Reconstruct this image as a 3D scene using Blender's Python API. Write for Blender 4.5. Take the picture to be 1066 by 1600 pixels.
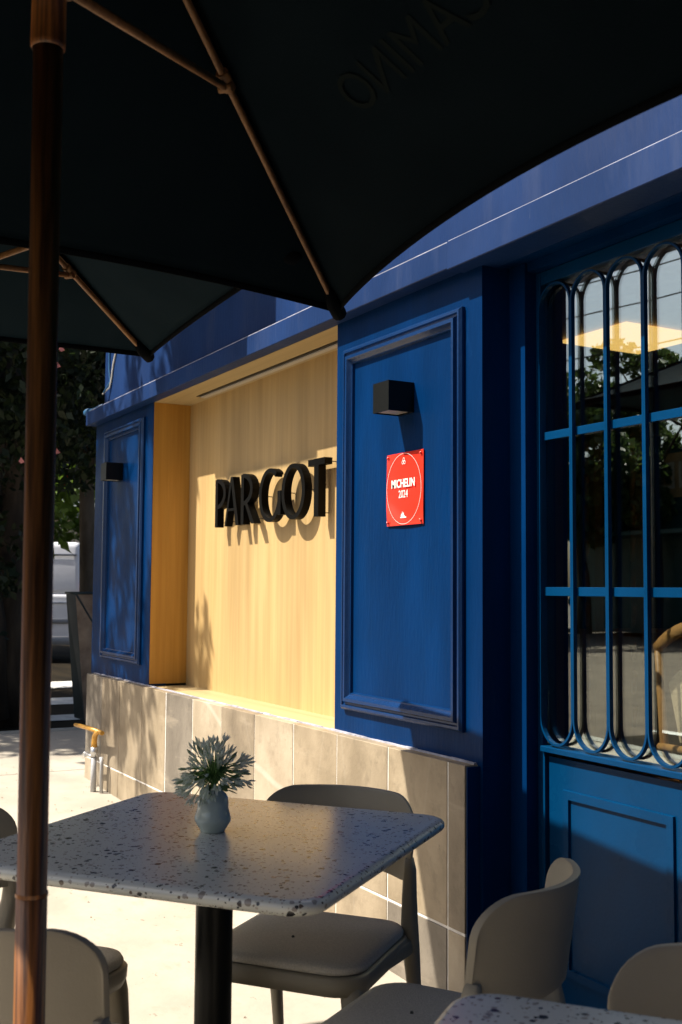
import bpy, bmesh, math, random
import numpy as np
from mathutils import Vector, Matrix
R = math.radians
random.seed(7); rng = np.random.default_rng(7)
scene = bpy.context.scene
for o in list(bpy.data.objects): bpy.data.objects.remove(o)

# ------------------------------------------------------------------ camera
CAM = Vector((0, 0, 1.3))
yaw, pitch, roll = R(150.94), R(3.956), R(0.4347)
d = Vector((math.cos(yaw)*math.cos(pitch), math.sin(yaw)*math.cos(pitch), math.sin(pitch)))
rr = d.cross(Vector((0, 0, 1))).normalized(); uu = rr.cross(d)
r2 = math.cos(roll)*rr+math.sin(roll)*uu; u2 = -math.sin(roll)*rr+math.cos(roll)*uu
cam = bpy.data.cameras.new('camera'); camo = bpy.data.objects.new('camera', cam)
scene.collection.objects.link(camo)
M = Matrix((r2, u2, -d)).transposed().to_4x4(); M.translation = CAM; camo.matrix_world = M
cam.sensor_fit = 'VERTICAL'; cam.sensor_height = 36; cam.sensor_width = 24; cam.lens = 1732.04*36/1600
cam.clip_start = .05; cam.clip_end = 800
cam.dof.use_dof = True; cam.dof.focus_distance = 3.7; cam.dof.aperture_fstop = 7.1
scene.camera = camo

# ------------------------------------------------------------------ sky, sun, exposure
SUN = Vector((.53, 1, -1.517)).normalized()           # direction the light travels
elev = math.asin(-SUN.z); az = math.atan2(-SUN.x, -SUN.y)
w = bpy.data.worlds.new("World"); scene.world = w; w.use_nodes = True
nt = w.node_tree; bg = nt.nodes['Background']
sky = nt.nodes.new('ShaderNodeTexSky'); sky.sky_type = 'NISHITA'; sky.sun_disc = False
sky.sun_elevation = elev; sky.sun_rotation = az % (2*math.pi); sky.altitude = 200; sky.air_density = 1.0; sky.dust_density = 4.0
nt.links.new(sky.outputs[0], bg.inputs[0]); bg.inputs[1].default_value = .072
sl = bpy.data.lights.new('sun', 'SUN'); sl.energy = 5.0; sl.angle = R(.53); sl.color = (1, .93, .82)
so = bpy.data.objects.new('sun', sl); scene.collection.objects.link(so)
so.rotation_euler = (-SUN).to_track_quat('Z', 'Y').to_euler(); so.location = (-8, -12, 18)
vs = scene.view_settings; vs.view_transform = 'Standard'; vs.look = 'None'; vs.gamma = 1; vs.use_curve_mapping = False
vs.exposure = 1.08
scene.cycles.max_bounces = 10; scene.cycles.transparent_max_bounces = 16
try:
    scene.cycles.caustics_reflective = False; scene.cycles.caustics_refractive = False
except Exception: pass

# ------------------------------------------------------------------ helpers
OFF = {}                                                  # world origin of every parent at build time
class MB:
    def __init__(s): s.v = []; s.f = []; s.sm = []; s.mi = []
    def add(s, vs, fs, smooth=False, mi=0):
        n = len(s.v); s.v += [tuple(map(float, p)) for p in vs]
        for q in fs: s.f.append(tuple(i+n for i in q)); s.sm.append(smooth); s.mi.append(mi)
        return s
    def box(s, a, b, bev=0, mi=0):
        (x0, y0, z0), (x1, y1, z1) = [min(a[i], b[i]) for i in range(3)], [max(a[i], b[i]) for i in range(3)]
        if bev <= 0:
            v = [(x0,y0,z0),(x1,y0,z0),(x1,y1,z0),(x0,y1,z0),(x0,y0,z1),(x1,y0,z1),(x1,y1,z1),(x0,y1,z1)]
            return s.add(v, [(0,3,2,1),(4,5,6,7),(0,1,5,4),(1,2,6,5),(2,3,7,6),(3,0,4,7)], False, mi)
        bm = bmesh.new(); bmesh.ops.create_cube(bm, size=1)
        for q in bm.verts: q.co = Vector(((x0+x1)/2+q.co.x*(x1-x0), (y0+y1)/2+q.co.y*(y1-y0), (z0+z1)/2+q.co.z*(z1-z0)))
        bmesh.ops.bevel(bm, geom=bm.edges[:]+bm.verts[:], offset=bev, segments=1, affect='EDGES', profile=.5)
        bm.verts.index_update(); s.add([q.co for q in bm.verts], [[q.index for q in f.verts] for f in bm.faces], False, mi); bm.free()
        return s
    def tube(s, pts, rad, n=8, cap=True, smooth=True, mi=0, up=None, flat=None):
        pts = [Vector(p) for p in pts]; m = len(pts)
        if not hasattr(rad, '__len__'): rad = [rad]*m
        vs = []; prev = None
        for i, p in enumerate(pts):
            t = (pts[min(i+1, m-1)]-pts[max(i-1, 0)]).normalized()
            ref = Vector(up) if up is not None else (prev if prev is not None else (Vector((0,0,1)) if abs(t.z) < .9 else Vector((1,0,0))))
            a = (ref-t*ref.dot(t)).normalized(); b = t.cross(a); prev = a
            for k in range(n):
                th = 2*math.pi*(k+.5)/n
                ra = rad[i]; ca, sa = math.cos(th), math.sin(th)
                if flat: ca = math.copysign(abs(ca)**flat[2], ca)*flat[0]; sa = math.copysign(abs(sa)**flat[2], sa)*flat[1]
                vs.append(p+a*ca*ra+b*sa*ra)
        fs = [(i*n+k, i*n+(k+1) % n, (i+1)*n+(k+1) % n, (i+1)*n+k) for i in range(m-1) for k in range(n)]
        s.add(vs, fs, smooth, mi)
        if cap: s.add(vs[:n], [tuple(reversed(range(n)))], False, mi); s.add(vs[-n:], [tuple(range(n))], False, mi)
        return s
    def lathe(s, prof, c=(0,0,0), n=32, smooth=True, mi=0, wob=None):
        vs = []
        for (ra, z) in prof:
            for k in range(n):
                th = 2*math.pi*k/n; q = ra*(wob(th, z) if wob else 1)
                vs.append((c[0]+q*math.cos(th), c[1]+q*math.sin(th), c[2]+z))
        m = len(prof)
        return s.add(vs, [(i*n+k, i*n+(k+1) % n, (i+1)*n+(k+1) % n, (i+1)*n+k) for i in range(m-1) for k in range(n)], smooth, mi)
    def prism(s, poly, z0, z1, axis='z', smooth=False, mi=0):
        n = len(poly)
        def P(p, h): return (p[0], p[1], h) if axis == 'z' else ((p[0], h, p[1]) if axis == 'y' else (h, p[0], p[1]))
        vs = [P(p, z0) for p in poly]+[P(p, z1) for p in poly]
        s.add(vs, [tuple(range(n)), tuple(range(2*n-1, n-1, -1))]+[(k, n+k, n+(k+1) % n, (k+1) % n) for k in range(n)], smooth, mi)
        return s
    def grid(s, f, nu, nv, smooth=True, mi=0, closeu=False):
        vs = [f(i/(nu-(0 if closeu else 1)), j/(nv-1)) for i in range(nu) for j in range(nv)]
        fs = [(i*nv+j, ((i+1) % nu)*nv+j, ((i+1) % nu)*nv+j+1, i*nv+j+1) for i in range(nu if closeu else nu-1) for j in range(nv-1)]
        return s.add(vs, fs, smooth, mi)
    def make(s, name, mats, parent=None, fix=True, auto=None):
        off = OFF.get(parent.name, Vector((0,0,0))) if parent else Vector((0,0,0))
        me = bpy.data.meshes.new(name)
        me.from_pydata([(p[0]-off.x, p[1]-off.y, p[2]-off.z) for p in s.v], [], s.f)
        me.polygons.foreach_set('use_smooth', s.sm)
        if not isinstance(mats, (list, tuple)): mats = [mats]
        for m in mats: me.materials.append(m)
        me.polygons.foreach_set('material_index', s.mi)
        if fix:
            bm = bmesh.new(); bm.from_mesh(me); bmesh.ops.remove_doubles(bm, verts=bm.verts, dist=1e-6)
            bmesh.ops.recalc_face_normals(bm, faces=bm.faces); bm.to_mesh(me); bm.free()
        me.update()
        o = bpy.data.objects.new(name, me); scene.collection.objects.link(o)
        if parent: o.parent = parent; OFF[o.name] = off
        return o
def tag(o, label=None, cat=None, group=None, kind=None):
    if label: o['label'] = label
    if cat: o['category'] = cat
    if group: o['group'] = group
    if kind: o['kind'] = kind
    return o
def thing(name, label, cat, loc=(0,0,0), group=None):
    o = bpy.data.objects.new(name, None); scene.collection.objects.link(o); o.location = loc
    o.empty_display_size = .1; OFF[o.name] = Vector(loc); return tag(o, label, cat, group)
def sub(name, parent):                                    # an empty part that only gathers pieces
    o = bpy.data.objects.new(name, None); scene.collection.objects.link(o); o.parent = parent
    OFF[o.name] = OFF[parent.name]; o.empty_display_size = .05; return o
def copy_tree(o, parent=None):
    c = o.copy(); scene.collection.objects.link(c)
    if parent: c.parent = parent
    for ch in [x for x in scene.collection.objects if x.parent == o]: copy_tree(ch, c)
    return c
def rrect(w, h, rad, n=6):
    pts = []
    for cx, cy, a0 in ((w/2-rad, h/2-rad, 0), (-w/2+rad, h/2-rad, 90), (-w/2+rad, -h/2+rad, 180), (w/2-rad, -h/2+rad, 270)):
        for k in range(n+1):
            a = R(a0+90*k/n); pts.append((cx+rad*math.cos(a), cy+rad*math.sin(a)))
    return pts
def loft(mb, rings, cap=True, smooth=True, mi=0):
    n = len(rings[0]); vs = [p for q in rings for p in q]
    mb.add(vs, [(i*n+k, i*n+(k+1) % n, (i+1)*n+(k+1) % n, (i+1)*n+k) for i in range(len(rings)-1) for k in range(n)], smooth, mi)
    if cap: mb.add(rings[0], [tuple(reversed(range(n)))], smooth, mi); mb.add(rings[-1], [tuple(range(n))], smooth, mi)

# ------------------------------------------------------------------ materials
def mat(name, col, rough=.6, spec=.5, metal=0, vary=0, vscale=(4,4,4), col2=None, bump=0, bscale=(60,60,60), detail=4, coat=0, ramp=(.35,.65), emit=None, trans=0, roughvar=0):
    m = bpy.data.materials.new(name); m.use_nodes = True; t = m.node_tree; b = t.nodes['Principled BSDF']
    b.inputs['Base Color'].default_value = (*col, 1); b.inputs['Roughness'].default_value = rough
    b.inputs['Specular IOR Level'].default_value = spec; b.inputs['Metallic'].default_value = metal
    b.inputs['Coat Weight'].default_value = coat; b.inputs['Coat Roughness'].default_value = .15
    tc = t.nodes.new('ShaderNodeTexCoord')
    def noise(sc, det=4, rg=.55):
        mp = t.nodes.new('ShaderNodeMapping'); mp.inputs['Scale'].default_value = sc
        n = t.nodes.new('ShaderNodeTexNoise'); n.inputs['Scale'].default_value = 1; n.inputs['Detail'].default_value = det; n.inputs['Roughness'].default_value = rg
        t.links.new(tc.outputs['Object'], mp.inputs[0]); t.links.new(mp.outputs[0], n.inputs[0]); return n
    m['n'] = 0
    if vary or col2:
        n = noise(vscale, detail); rp = t.nodes.new('ShaderNodeValToRGB')
        c2 = col2 or tuple(c*(1-vary) for c in col); c1 = col if col2 else tuple(min(1, c*(1+vary)) for c in col)
        rp.color_ramp.elements[0].position = ramp[0]; rp.color_ramp.elements[1].position = ramp[1]
        rp.color_ramp.elements[0].color = (*c2, 1); rp.color_ramp.elements[1].color = (*c1, 1)
        t.links.new(n.outputs[0], rp.inputs[0]); t.links.new(rp.outputs[0], b.inputs['Base Color'])
    if roughvar:
        n = noise((3,3,3), 5); mr = t.nodes.new('ShaderNodeMapRange'); mr.inputs[1].default_value = .3; mr.inputs[2].default_value = .7
        mr.inputs[3].default_value = rough-roughvar; mr.inputs[4].default_value = rough+roughvar
        t.links.new(n.outputs[0], mr.inputs[0]); t.links.new(mr.outputs[0], b.inputs['Roughness'])
    if bump:
        n = noise(bscale, 5); bp = t.nodes.new('ShaderNodeBump'); bp.inputs['Strength'].default_value = bump; bp.inputs['Distance'].default_value = .004
        t.links.new(n.outputs[0], bp.inputs['Height']); t.links.new(bp.outputs[0], b.inputs['Normal'])
    if emit: b.inputs['Emission Color'].default_value = (*emit[0], 1); b.inputs['Emission Strength'].default_value = emit[1]
    if trans: b.inputs['Transmission Weight'].default_value = trans
    return m
def add_scratches(m, col, scale=(1,1,1), amount=.5, thr=.62, soft=.03):
    """overlay chips / stains with a shape of their own"""
    t = m.node_tree; b = t.nodes['Principled BSDF']; tc = t.nodes.new('ShaderNodeTexCoord')
    mp = t.nodes.new('ShaderNodeMapping'); mp.inputs['Scale'].default_value = scale
    n = t.nodes.new('ShaderNodeTexNoise'); n.inputs['Scale'].default_value = 1; n.inputs['Detail'].default_value = 6; n.inputs['Roughness'].default_value = .65
    mr = t.nodes.new('ShaderNodeMapRange'); mr.inputs[1].default_value = thr; mr.inputs[2].default_value = thr+soft; mr.inputs[4].default_value = amount
    mx = t.nodes.new('ShaderNodeMix'); mx.data_type = 'RGBA'
    src = b.inputs['Base Color']
    if src.links: t.links.new(src.links[0].from_socket, mx.inputs['A'])
    else: mx.inputs['A'].default_value = src.default_value
    mx.inputs['B'].default_value = (*col, 1)
    t.links.new(tc.outputs['Object'], mp.inputs[0]); t.links.new(mp.outputs[0], n.inputs[0]); t.links.new(n.outputs[0], mr.inputs[0])
    t.links.new(mr.outputs[0], mx.inputs['Factor']); t.links.new(mx.outputs['Result'], src)
    return m
BLUE = (.0006, .0215, .086)
m_blue = add_scratches(mat('blue_paint', BLUE, .36, .05, vary=.16, vscale=(5,5,1.2), bump=.35, bscale=(70,70,14), roughvar=.09), (.004,.032,.11), (9,9,3), .5, .66, .06)
m_blue_upper = add_scratches(mat('sheen_lifted_blue_paint', (.007,.028,.102), .48, .15, vary=.18, vscale=(2.2,2.2,1.1), bump=.4, bscale=(60,60,10), roughvar=.08), (.13,.15,.21), (26,26,3.5), .7, .70, .05)  # paler base colour imitates the sun's sheen on this paint; overlaid streaks are dirt
add_scratches(m_blue_upper, (.035,.055,.125), (6,6,.8), .45, .55, .14)
add_scratches(m_blue_upper, (.12,.12,.17), (3.5,3.5,2.0), .25, .68, .06)
add_scratches(m_blue, (.001,.0165,.062), (5,5,.7), .5, .56, .12)
add_scratches(m_blue, (.16,.17,.22), (40,40,22), .7, .755, .02)
m_blue_metal = add_scratches(mat('blue_door_paint', (.0005,.034,.100), .3, .08, vary=.12, vscale=(3,3,3), bump=.12, bscale=(90,90,90), roughvar=.06), (.006,.05,.12), (14,14,14), .4, .68, .05)
m_blue_trim = mat('glossy_blue_trim_paint', (.0006,.0215,.086), .27, .4, vary=.1, bump=.25, bscale=(50,50,50))
def wood(name, light, dark, sc=(38,38,1.1), rough=.42, spec=.4, bump=.15):
    m = mat(name, light, rough, spec, col2=dark, vscale=sc, detail=6, bump=bump, bscale=(sc[0]*2.2, sc[1]*2.2, sc[2]*2.2), ramp=(.3,.68))
    t = m.node_tree; b = t.nodes['Principled BSDF']; src = b.inputs['Base Color'].links[0].from_socket
    tc = t.nodes.new('ShaderNodeTexCoord'); mp = t.nodes.new('ShaderNodeMapping'); mp.inputs['Scale'].default_value = (sc[0]/7, sc[1]/7, sc[2]/1.6)
    n = t.nodes.new('ShaderNodeTexNoise'); n.inputs['Scale'].default_value = 1; n.inputs['Detail'].default_value = 4
    mr = t.nodes.new('ShaderNodeMapRange'); mr.inputs[1].default_value = .3; mr.inputs[2].default_value = .7; mr.inputs[3].default_value = .8; mr.inputs[4].default_value = 1.15
    mx = t.nodes.new('ShaderNodeVectorMath'); mx.operation = 'SCALE'
    t.links.new(tc.outputs['Object'], mp.inputs[0]); t.links.new(mp.outputs[0], n.inputs[0]); t.links.new(n.outputs[0], mr.inputs[0])
    t.links.new(src, mx.inputs[0]); t.links.new(mr.outputs[0], mx.inputs['Scale']); t.links.new(mx.outputs[0], b.inputs['Base Color'])
    return m
m_veneer = wood('oak_veneer', (.50,.345,.155), (.42,.28,.115))
m_veneer_y = wood('oak_veneer_side_bounce', (.52,.28,.055), (.42,.205,.035))  # oranger copy of the oak, coloured for warm light bounced inside the recess
m_veneer_x = wood('oak_veneer_lengthwise', (.45,.35,.185), (.38,.29,.145), sc=(1.1,38,38))
m_pole = wood('dark_pole_wood', (.30,.110,.026), (.050,.018,.005), sc=(70,70,2.0), rough=.38, spec=.45, bump=.3)
m_pole.node_tree.nodes['Color Ramp'].color_ramp.elements[0].position = .40; m_pole.node_tree.nodes['Color Ramp'].color_ramp.elements[1].position = .60
m_rib = wood('rib_wood', (.22,.105,.036), (.14,.062,.022), sc=(60,60,4), rough=.5)
m_intwood = wood('interior_wood', (.42,.22,.07), (.30,.15,.045), sc=(20,20,2))
m_chairwood = wood('bar_chair_wood', (.60,.33,.12), (.48,.25,.08), sc=(10,10,10))
stone_mats = []
for i, (c1, c2) in enumerate([((.325,.262,.180),(.225,.178,.118)), ((.275,.222,.155),(.18,.143,.099)), ((.42,.35,.255),(.32,.26,.182)), ((.21,.182,.145),(.145,.124,.098)), ((.345,.277,.188),(.245,.193,.126))]):
    m = mat('limestone_tile', c1, .5, .35, col2=c2, vscale=(6,6,4.5), detail=12, bump=.35, bscale=(60,60,60), ramp=(.36,.62))
    add_scratches(m, (.14,.105,.07), (30,30,30), .55, .665, .03)
    add_scratches(m, tuple(q_*.62 for q_ in c2), (15,15,12), .3, .54, .10)
    add_scratches(m, (.46,.39,.29), (2.0,2.0,9), .4, .60, .12)
    # thin pale veins
    t = m.node_tree; b = t.nodes['Principled BSDF']; src = b.inputs['Base Color'].links[0].from_socket
    tc = t.nodes.new('ShaderNodeTexCoord'); mp = t.nodes.new('ShaderNodeMapping'); mp.inputs['Rotation'].default_value = (0, R(24+i*31), R(10)); mp.inputs['Scale'].default_value = (1.4,1.4,.55)
    wv = t.nodes.new('ShaderNodeTexWave'); wv.inputs['Scale'].default_value = .35; wv.inputs['Distortion'].default_value = 2.2; wv.inputs['Detail'].default_value = 3; wv.inputs['Detail Scale'].default_value = .8
    mr = t.nodes.new('ShaderNodeMapRange'); mr.inputs[1].default_value = .9990; mr.inputs[2].default_value = 1.0; mr.inputs[4].default_value = (.05,.05,.3,.1,.05)[i]
    mx = t.nodes.new('ShaderNodeMix'); mx.data_type = 'RGBA'; mx.inputs['B'].default_value = (.62,.58,.5,1)
    t.links.new(tc.outputs['Object'], mp.inputs[0]); t.links.new(mp.outputs[0], wv.inputs[0]); t.links.new(wv.outputs['Fac'], mr.inputs[0])
    t.links.new(src, mx.inputs['A']); t.links.new(mr.outputs[0], mx.inputs['Factor']); t.links.new(mx.outputs['Result'], b.inputs['Base Color'])
    stone_mats.append(m)
m_grout = mat('white_grout', (.78,.75,.70), .9, .2, vary=.15, vscale=(20,20,20))
m_caulk = mat('pale_mortar_bead', (.36,.36,.42), .8, .3, vary=.3, vscale=(12,12,12))
m_black = mat('black_metal', (.004,.0045,.004), .38, .22, vary=.1, bump=.08)
m_letter = mat('black_letter_paint', (.0022,.0020,.0016), .4, .08, vary=.2, bump=.1)
m_red = mat('red_enamel', (.72,.035,.018), .14, .5, coat=.6)
m_white = mat('white_print', (.82,.80,.76), .35)
m_brass = mat('orange_brass', (.52,.27,.045), .38, .5, metal=.25, vary=.25, vscale=(30,30,30), bump=.2)
m_pvc = mat('grey_pipe', (.42,.42,.42), .4, .5, vary=.2, vscale=(20,20,8))
m_steel = mat('valve_steel', (.6,.6,.6), .3, .5, metal=.8)
m_cable_w = mat('white_cable', (.6,.57,.5), .5)
m_cable_b = mat('blue_painted_cable', (.02,.11,.24), .5)
def canopy_mat(name='navy_canvas', k=1, tc_=(.010,.011,.011), mixf=.18):
    m = bpy.data.materials.new(name); m.use_nodes = True; t = m.node_tree; b = t.nodes['Principled BSDF']
    b.inputs['Base Color'].default_value = (.0028,.0060,.0125,1); b.inputs['Roughness'].default_value = .9; b.inputs['Specular IOR Level'].default_value = .03
    tc = t.nodes.new('ShaderNodeTexCoord')
    bp = t.nodes.new('ShaderNodeBump'); bp.inputs['Strength'].default_value = .35; bp.inputs['Distance'].default_value = .002
    n = t.nodes.new('ShaderNodeTexNoise'); n.inputs['Scale'].default_value = 240; n.inputs['Detail'].default_value = 2
    t.links.new(tc.outputs['Object'], n.inputs[0]); t.links.new(n.outputs[0], bp.inputs['Height']); t.links.new(bp.outputs[0], b.inputs['Normal'])
    n2 = t.nodes.new('ShaderNodeTexNoise'); n2.inputs['Scale'].default_value = 5; n2.inputs['Detail'].default_value = 6
    rp = t.nodes.new('ShaderNodeValToRGB'); rp.color_ramp.elements[0].position = .35; rp.color_ramp.elements[1].position = .7
    rp.color_ramp.elements[0].color = (.0026*k,.0064*k,.0095*k,1); rp.color_ramp.elements[1].color = (.0040*k,.0085*k,.0120*k,1)
    t.links.new(tc.outputs['Object'], n2.inputs[0]); t.links.new(n2.outputs[0], rp.inputs[0]); t.links.new(rp.outputs[0], b.inputs['Base Color'])
    tr = t.nodes.new('ShaderNodeBsdfTranslucent'); tr.inputs[0].default_value = (*tc_,1)
    mx = t.nodes.new('ShaderNodeMixShader'); mx.inputs[0].default_value = mixf; out = t.nodes['Material Output']
    t.links.new(b.outputs[0], mx.inputs[1]); t.links.new(tr.outputs[0], mx.inputs[2]); t.links.new(mx.outputs[0], out.inputs[0])
    return m
m_canvas = canopy_mat()
m_canvas2 = canopy_mat('sunlit_navy_canvas', 2.2, (.044,.045,.038), .26)  # paler, more translucent copy of the canvas for sun glowing through it
m_hem = mat('canvas_hem', (.0022,.003,.004), .9, .04)
m_print = mat('faded_canopy_print', (.0058,.0085,.0085), .9, .03)
m_plastic = mat('taupe_plastic', (.275,.242,.182), .52, .4, vary=.05, vscale=(6,6,6), bump=.12, bscale=(300,300,300), roughvar=.05)
m_cushion = mat('grey_beige_fabric', (.56,.52,.45), .95, .15, vary=.12, vscale=(260,260,260), bump=.6, bscale=(420,420,420))
m_button = mat('seam_button', (.02,.018,.015), .5)
def terrazzo():
    m = bpy.data.materials.new('terrazzo'); m.use_nodes = True; t = m.node_tree; b = t.nodes['Principled BSDF']
    b.inputs['Roughness'].default_value = .24; b.inputs['Specular IOR Level'].default_value = .6
    tc = t.nodes.new('ShaderNodeTexCoord')
    wp = t.nodes.new('ShaderNodeTexNoise'); wp.inputs['Scale'].default_value = 90; wp.inputs['Detail'].default_value = 1
    va = t.nodes.new('ShaderNodeVectorMath'); va.operation = 'MULTIPLY_ADD'; va.inputs[1].default_value = (.006,)*3
    t.links.new(tc.outputs['Object'], wp.inputs[0]); t.links.new(wp.outputs['Color'], va.inputs[0]); t.links.new(tc.outputs['Object'], va.inputs[2])
    base = t.nodes.new('ShaderNodeRGB'); base.outputs[0].default_value = (.60,.60,.54,1)
    cur = base.outputs[0]
    for sc, thr, keep, ramp in ((150, .32, .55, ((.05,.05,.05),(.22,.17,.12),(.42,.38,.33))), (82, .38, .52, ((.03,.032,.035),(.12,.09,.07),(.30,.27,.24))), (50, .28, .28, ((.02,.02,.022),(.06,.05,.045),(.26,.23,.20)))):
        v = t.nodes.new('ShaderNodeTexVoronoi'); v.inputs['Scale'].default_value = sc; v.feature = 'F1'
        try: v.distance = 'MANHATTAN' if sc == 70 else 'EUCLIDEAN'
        except Exception: pass
        t.links.new(va.outputs[0], v.inputs['Vector'])
        s = t.nodes.new('ShaderNodeSeparateColor'); t.links.new(v.outputs['Color'], s.inputs[0])
        # radius differs from cell to cell, most cells have none
        rad = t.nodes.new('ShaderNodeMath'); rad.operation = 'MULTIPLY'; rad.inputs[1].default_value = thr+.12; t.links.new(s.outputs[1], rad.inputs[0])
        lt = t.nodes.new('ShaderNodeMath'); lt.operation = 'LESS_THAN'; t.links.new(v.outputs['Distance'], lt.inputs[0]); t.links.new(rad.outputs[0], lt.inputs[1])
        k = t.nodes.new('ShaderNodeMath'); k.operation = 'LESS_THAN'; k.inputs[1].default_value = keep; t.links.new(s.outputs[0], k.inputs[0])
        mm = t.nodes.new('ShaderNodeMath'); mm.operation = 'MULTIPLY'; t.links.new(lt.outputs[0], mm.inputs[0]); t.links.new(k.outputs[0], mm.inputs[1])
        rp = t.nodes.new('ShaderNodeValToRGB'); rp.color_ramp.interpolation = 'CONSTANT'
        e = rp.color_ramp.elements; e[0].color = (*ramp[0],1); e[1].position = .66; e[1].color = (*ramp[2],1); q = e.new(.42); q.color = (*ramp[1],1)
        t.links.new(s.outputs[2], rp.inputs[0])
        mx = t.nodes.new('ShaderNodeMix'); mx.data_type = 'RGBA'; t.links.new(mm.outputs[0], mx.inputs['Factor']); t.links.new(cur, mx.inputs['A']); t.links.new(rp.outputs[0], mx.inputs['B'])
        cur = mx.outputs['Result']
    t.links.new(cur, b.inputs['Base Color'])
    n = t.nodes.new('ShaderNodeTexNoise'); n.inputs['Scale'].default_value = 14; bp = t.nodes.new('ShaderNodeBump'); bp.inputs['Strength'].default_value = .06; bp.inputs['Distance'].default_value = .003
    t.links.new(tc.outputs['Object'], n.inputs[0]); t.links.new(n.outputs[0], bp.inputs['Height']); t.links.new(bp.outputs[0], b.inputs['Normal'])
    return m
m_terr = terrazzo()
m_ceramic = mat('celadon_ceramic', (.50,.54,.46), .14, .6, vary=.1, vscale=(20,20,20), coat=.5)
m_glaze = mat('dark_green_glaze', (.003,.045,.038), .1, .6, coat=.8)
m_petal = None
m_stem = mat('flower_stem', (.17,.30,.07), .6, .4, vary=.3, vscale=(40,40,40))
m_fleaf = mat('flower_leaf', (.16,.25,.09), .6, .4, vary=.25, vscale=(30,30,30))
m_bud = mat('flower_bud', (.26,.32,.18), .6, .4)
m_conc = add_scratches(mat('pale_concrete', (.43,.385,.315), .85, .3, col2=(.33,.295,.24), vscale=(2.2,2.2,2.2), detail=10, bump=.5, bscale=(30,30,30)), (.16,.13,.095), (16,24,10), .6, .655, .025)
add_scratches(m_conc, (.30,.25,.185), (5,9,5), .4, .58, .10)
m_conc2 = mat('grey_paving', (.30,.29,.25), .85, .3, vary=.2, vscale=(1.6,1.6,1.6), detail=8, bump=.4, bscale=(26,26,26))
m_asph = mat('asphalt', (.028,.021,.012), .9, .06, col2=(.011,.009,.006), vscale=(.25,2.2,1), detail=8, bump=.5, bscale=(40,40,40))
m_line = mat('road_paint', (.62,.61,.57), .7, vary=.15, vscale=(9,9,9))
m_soil = mat('earth', (.10,.075,.05), .95, vary=.3, vscale=(3,3,3))
def leafmat(name, c, c2):
    m = bpy.data.materials.new(name); m.use_nodes = True; t = m.node_tree; b = t.nodes['Principled BSDF']; b.inputs['Roughness'].default_value = .5
    b.inputs['Specular IOR Level'].default_value = .35
    tc = t.nodes.new('ShaderNodeTexCoord'); n = t.nodes.new('ShaderNodeTexNoise'); n.inputs['Scale'].default_value = 1.6; n.inputs['Detail'].default_value = 6
    rp = t.nodes.new('ShaderNodeValToRGB'); rp.color_ramp.elements[0].position = .35; rp.color_ramp.elements[1].position = .65
    rp.color_ramp.elements[0].color = (*c2,1); rp.color_ramp.elements[1].color = (*c,1)
    t.links.new(tc.outputs['Object'], n.inputs[0]); t.links.new(n.outputs[0], rp.inputs[0]); t.links.new(rp.outputs[0], b.inputs['Base Color'])
    tr = t.nodes.new('ShaderNodeBsdfTranslucent'); t.links.new(rp.outputs[0], tr.inputs[0])
    mx = t.nodes.new('ShaderNodeMixShader'); mx.inputs[0].default_value = .35
    t.links.new(b.outputs[0], mx.inputs[1]); t.links.new(tr.outputs[0], mx.inputs[2]); t.links.new(mx.outputs[0], t.nodes['Material Output'].inputs[0])
    return m
m_leaf_d = leafmat('dark_fig_leaf', (.020,.034,.008), (.010,.020,.005))
m_leaf_l = leafmat('bright_leaf', (.15,.23,.025), (.08,.14,.018))
m_leaf_g = leafmat('street_leaf', (.075,.115,.03), (.035,.06,.018))
m_bark = mat('bark', (.085,.065,.045), .9, .2, col2=(.035,.027,.02), vscale=(9,9,2.2), detail=8, bump=1.0, bscale=(22,22,5))
m_bark_g = mat('pale_bark', (.20,.165,.12), .9, .2, col2=(.10,.08,.055), vscale=(9,9,3), detail=8, bump=.8, bscale=(22,22,6))
m_petal = leafmat('pale_petal', (.90,.90,.80), (.66,.72,.56)); m_petal.node_tree.nodes['Noise Texture'].inputs['Scale'].default_value = 40
def glass_mat():
    m = bpy.data.materials.new('door_glass'); m.use_nodes = True; t = m.node_tree
    for n in list(t.nodes):
        if n.type != 'OUTPUT_MATERIAL': t.nodes.remove(n)
    out = [n for n in t.nodes if n.type == 'OUTPUT_MATERIAL'][0]
    gl = t.nodes.new('ShaderNodeBsdfGlossy'); gl.inputs['Roughness'].default_value = .004; gl.inputs['Color'].default_value = (.88,.97,.93,1)
    tr = t.nodes.new('ShaderNodeBsdfTransparent'); tr.inputs[0].default_value = (.92,.94,.92,1)
    lw = t.nodes.new('ShaderNodeLayerWeight'); lw.inputs[0].default_value = .5
    mr = t.nodes.new('ShaderNodeMapRange'); mr.inputs[3].default_value = .26; mr.inputs[4].default_value = .8
    n = t.nodes.new('ShaderNodeTexNoise'); n.inputs['Scale'].default_value = 1.2; tc = t.nodes.new('ShaderNodeTexCoord')
    bp = t.nodes.new('ShaderNodeBump'); bp.inputs['Strength'].default_value = .03; bp.inputs['Distance'].default_value = .01
    t.links.new(tc.outputs['Object'], n.inputs[0]); t.links.new(n.outputs[0], bp.inputs['Height']); t.links.new(bp.outputs[0], gl.inputs['Normal'])
    pw = t.nodes.new('ShaderNodeMath'); pw.operation = 'POWER'; pw.inputs[1].default_value = 3; t.links.new(lw.outputs['Facing'], pw.inputs[0]); t.links.new(pw.outputs[0], mr.inputs[0]); mx = t.nodes.new('ShaderNodeMixShader'); t.links.new(mr.outputs[0], mx.inputs[0])
    t.links.new(tr.outputs[0], mx.inputs[1]); t.links.new(gl.outputs[0], mx.inputs[2]); t.links.new(mx.outputs[0], out.inputs[0])
    return m
m_glass = glass_mat()
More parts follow.
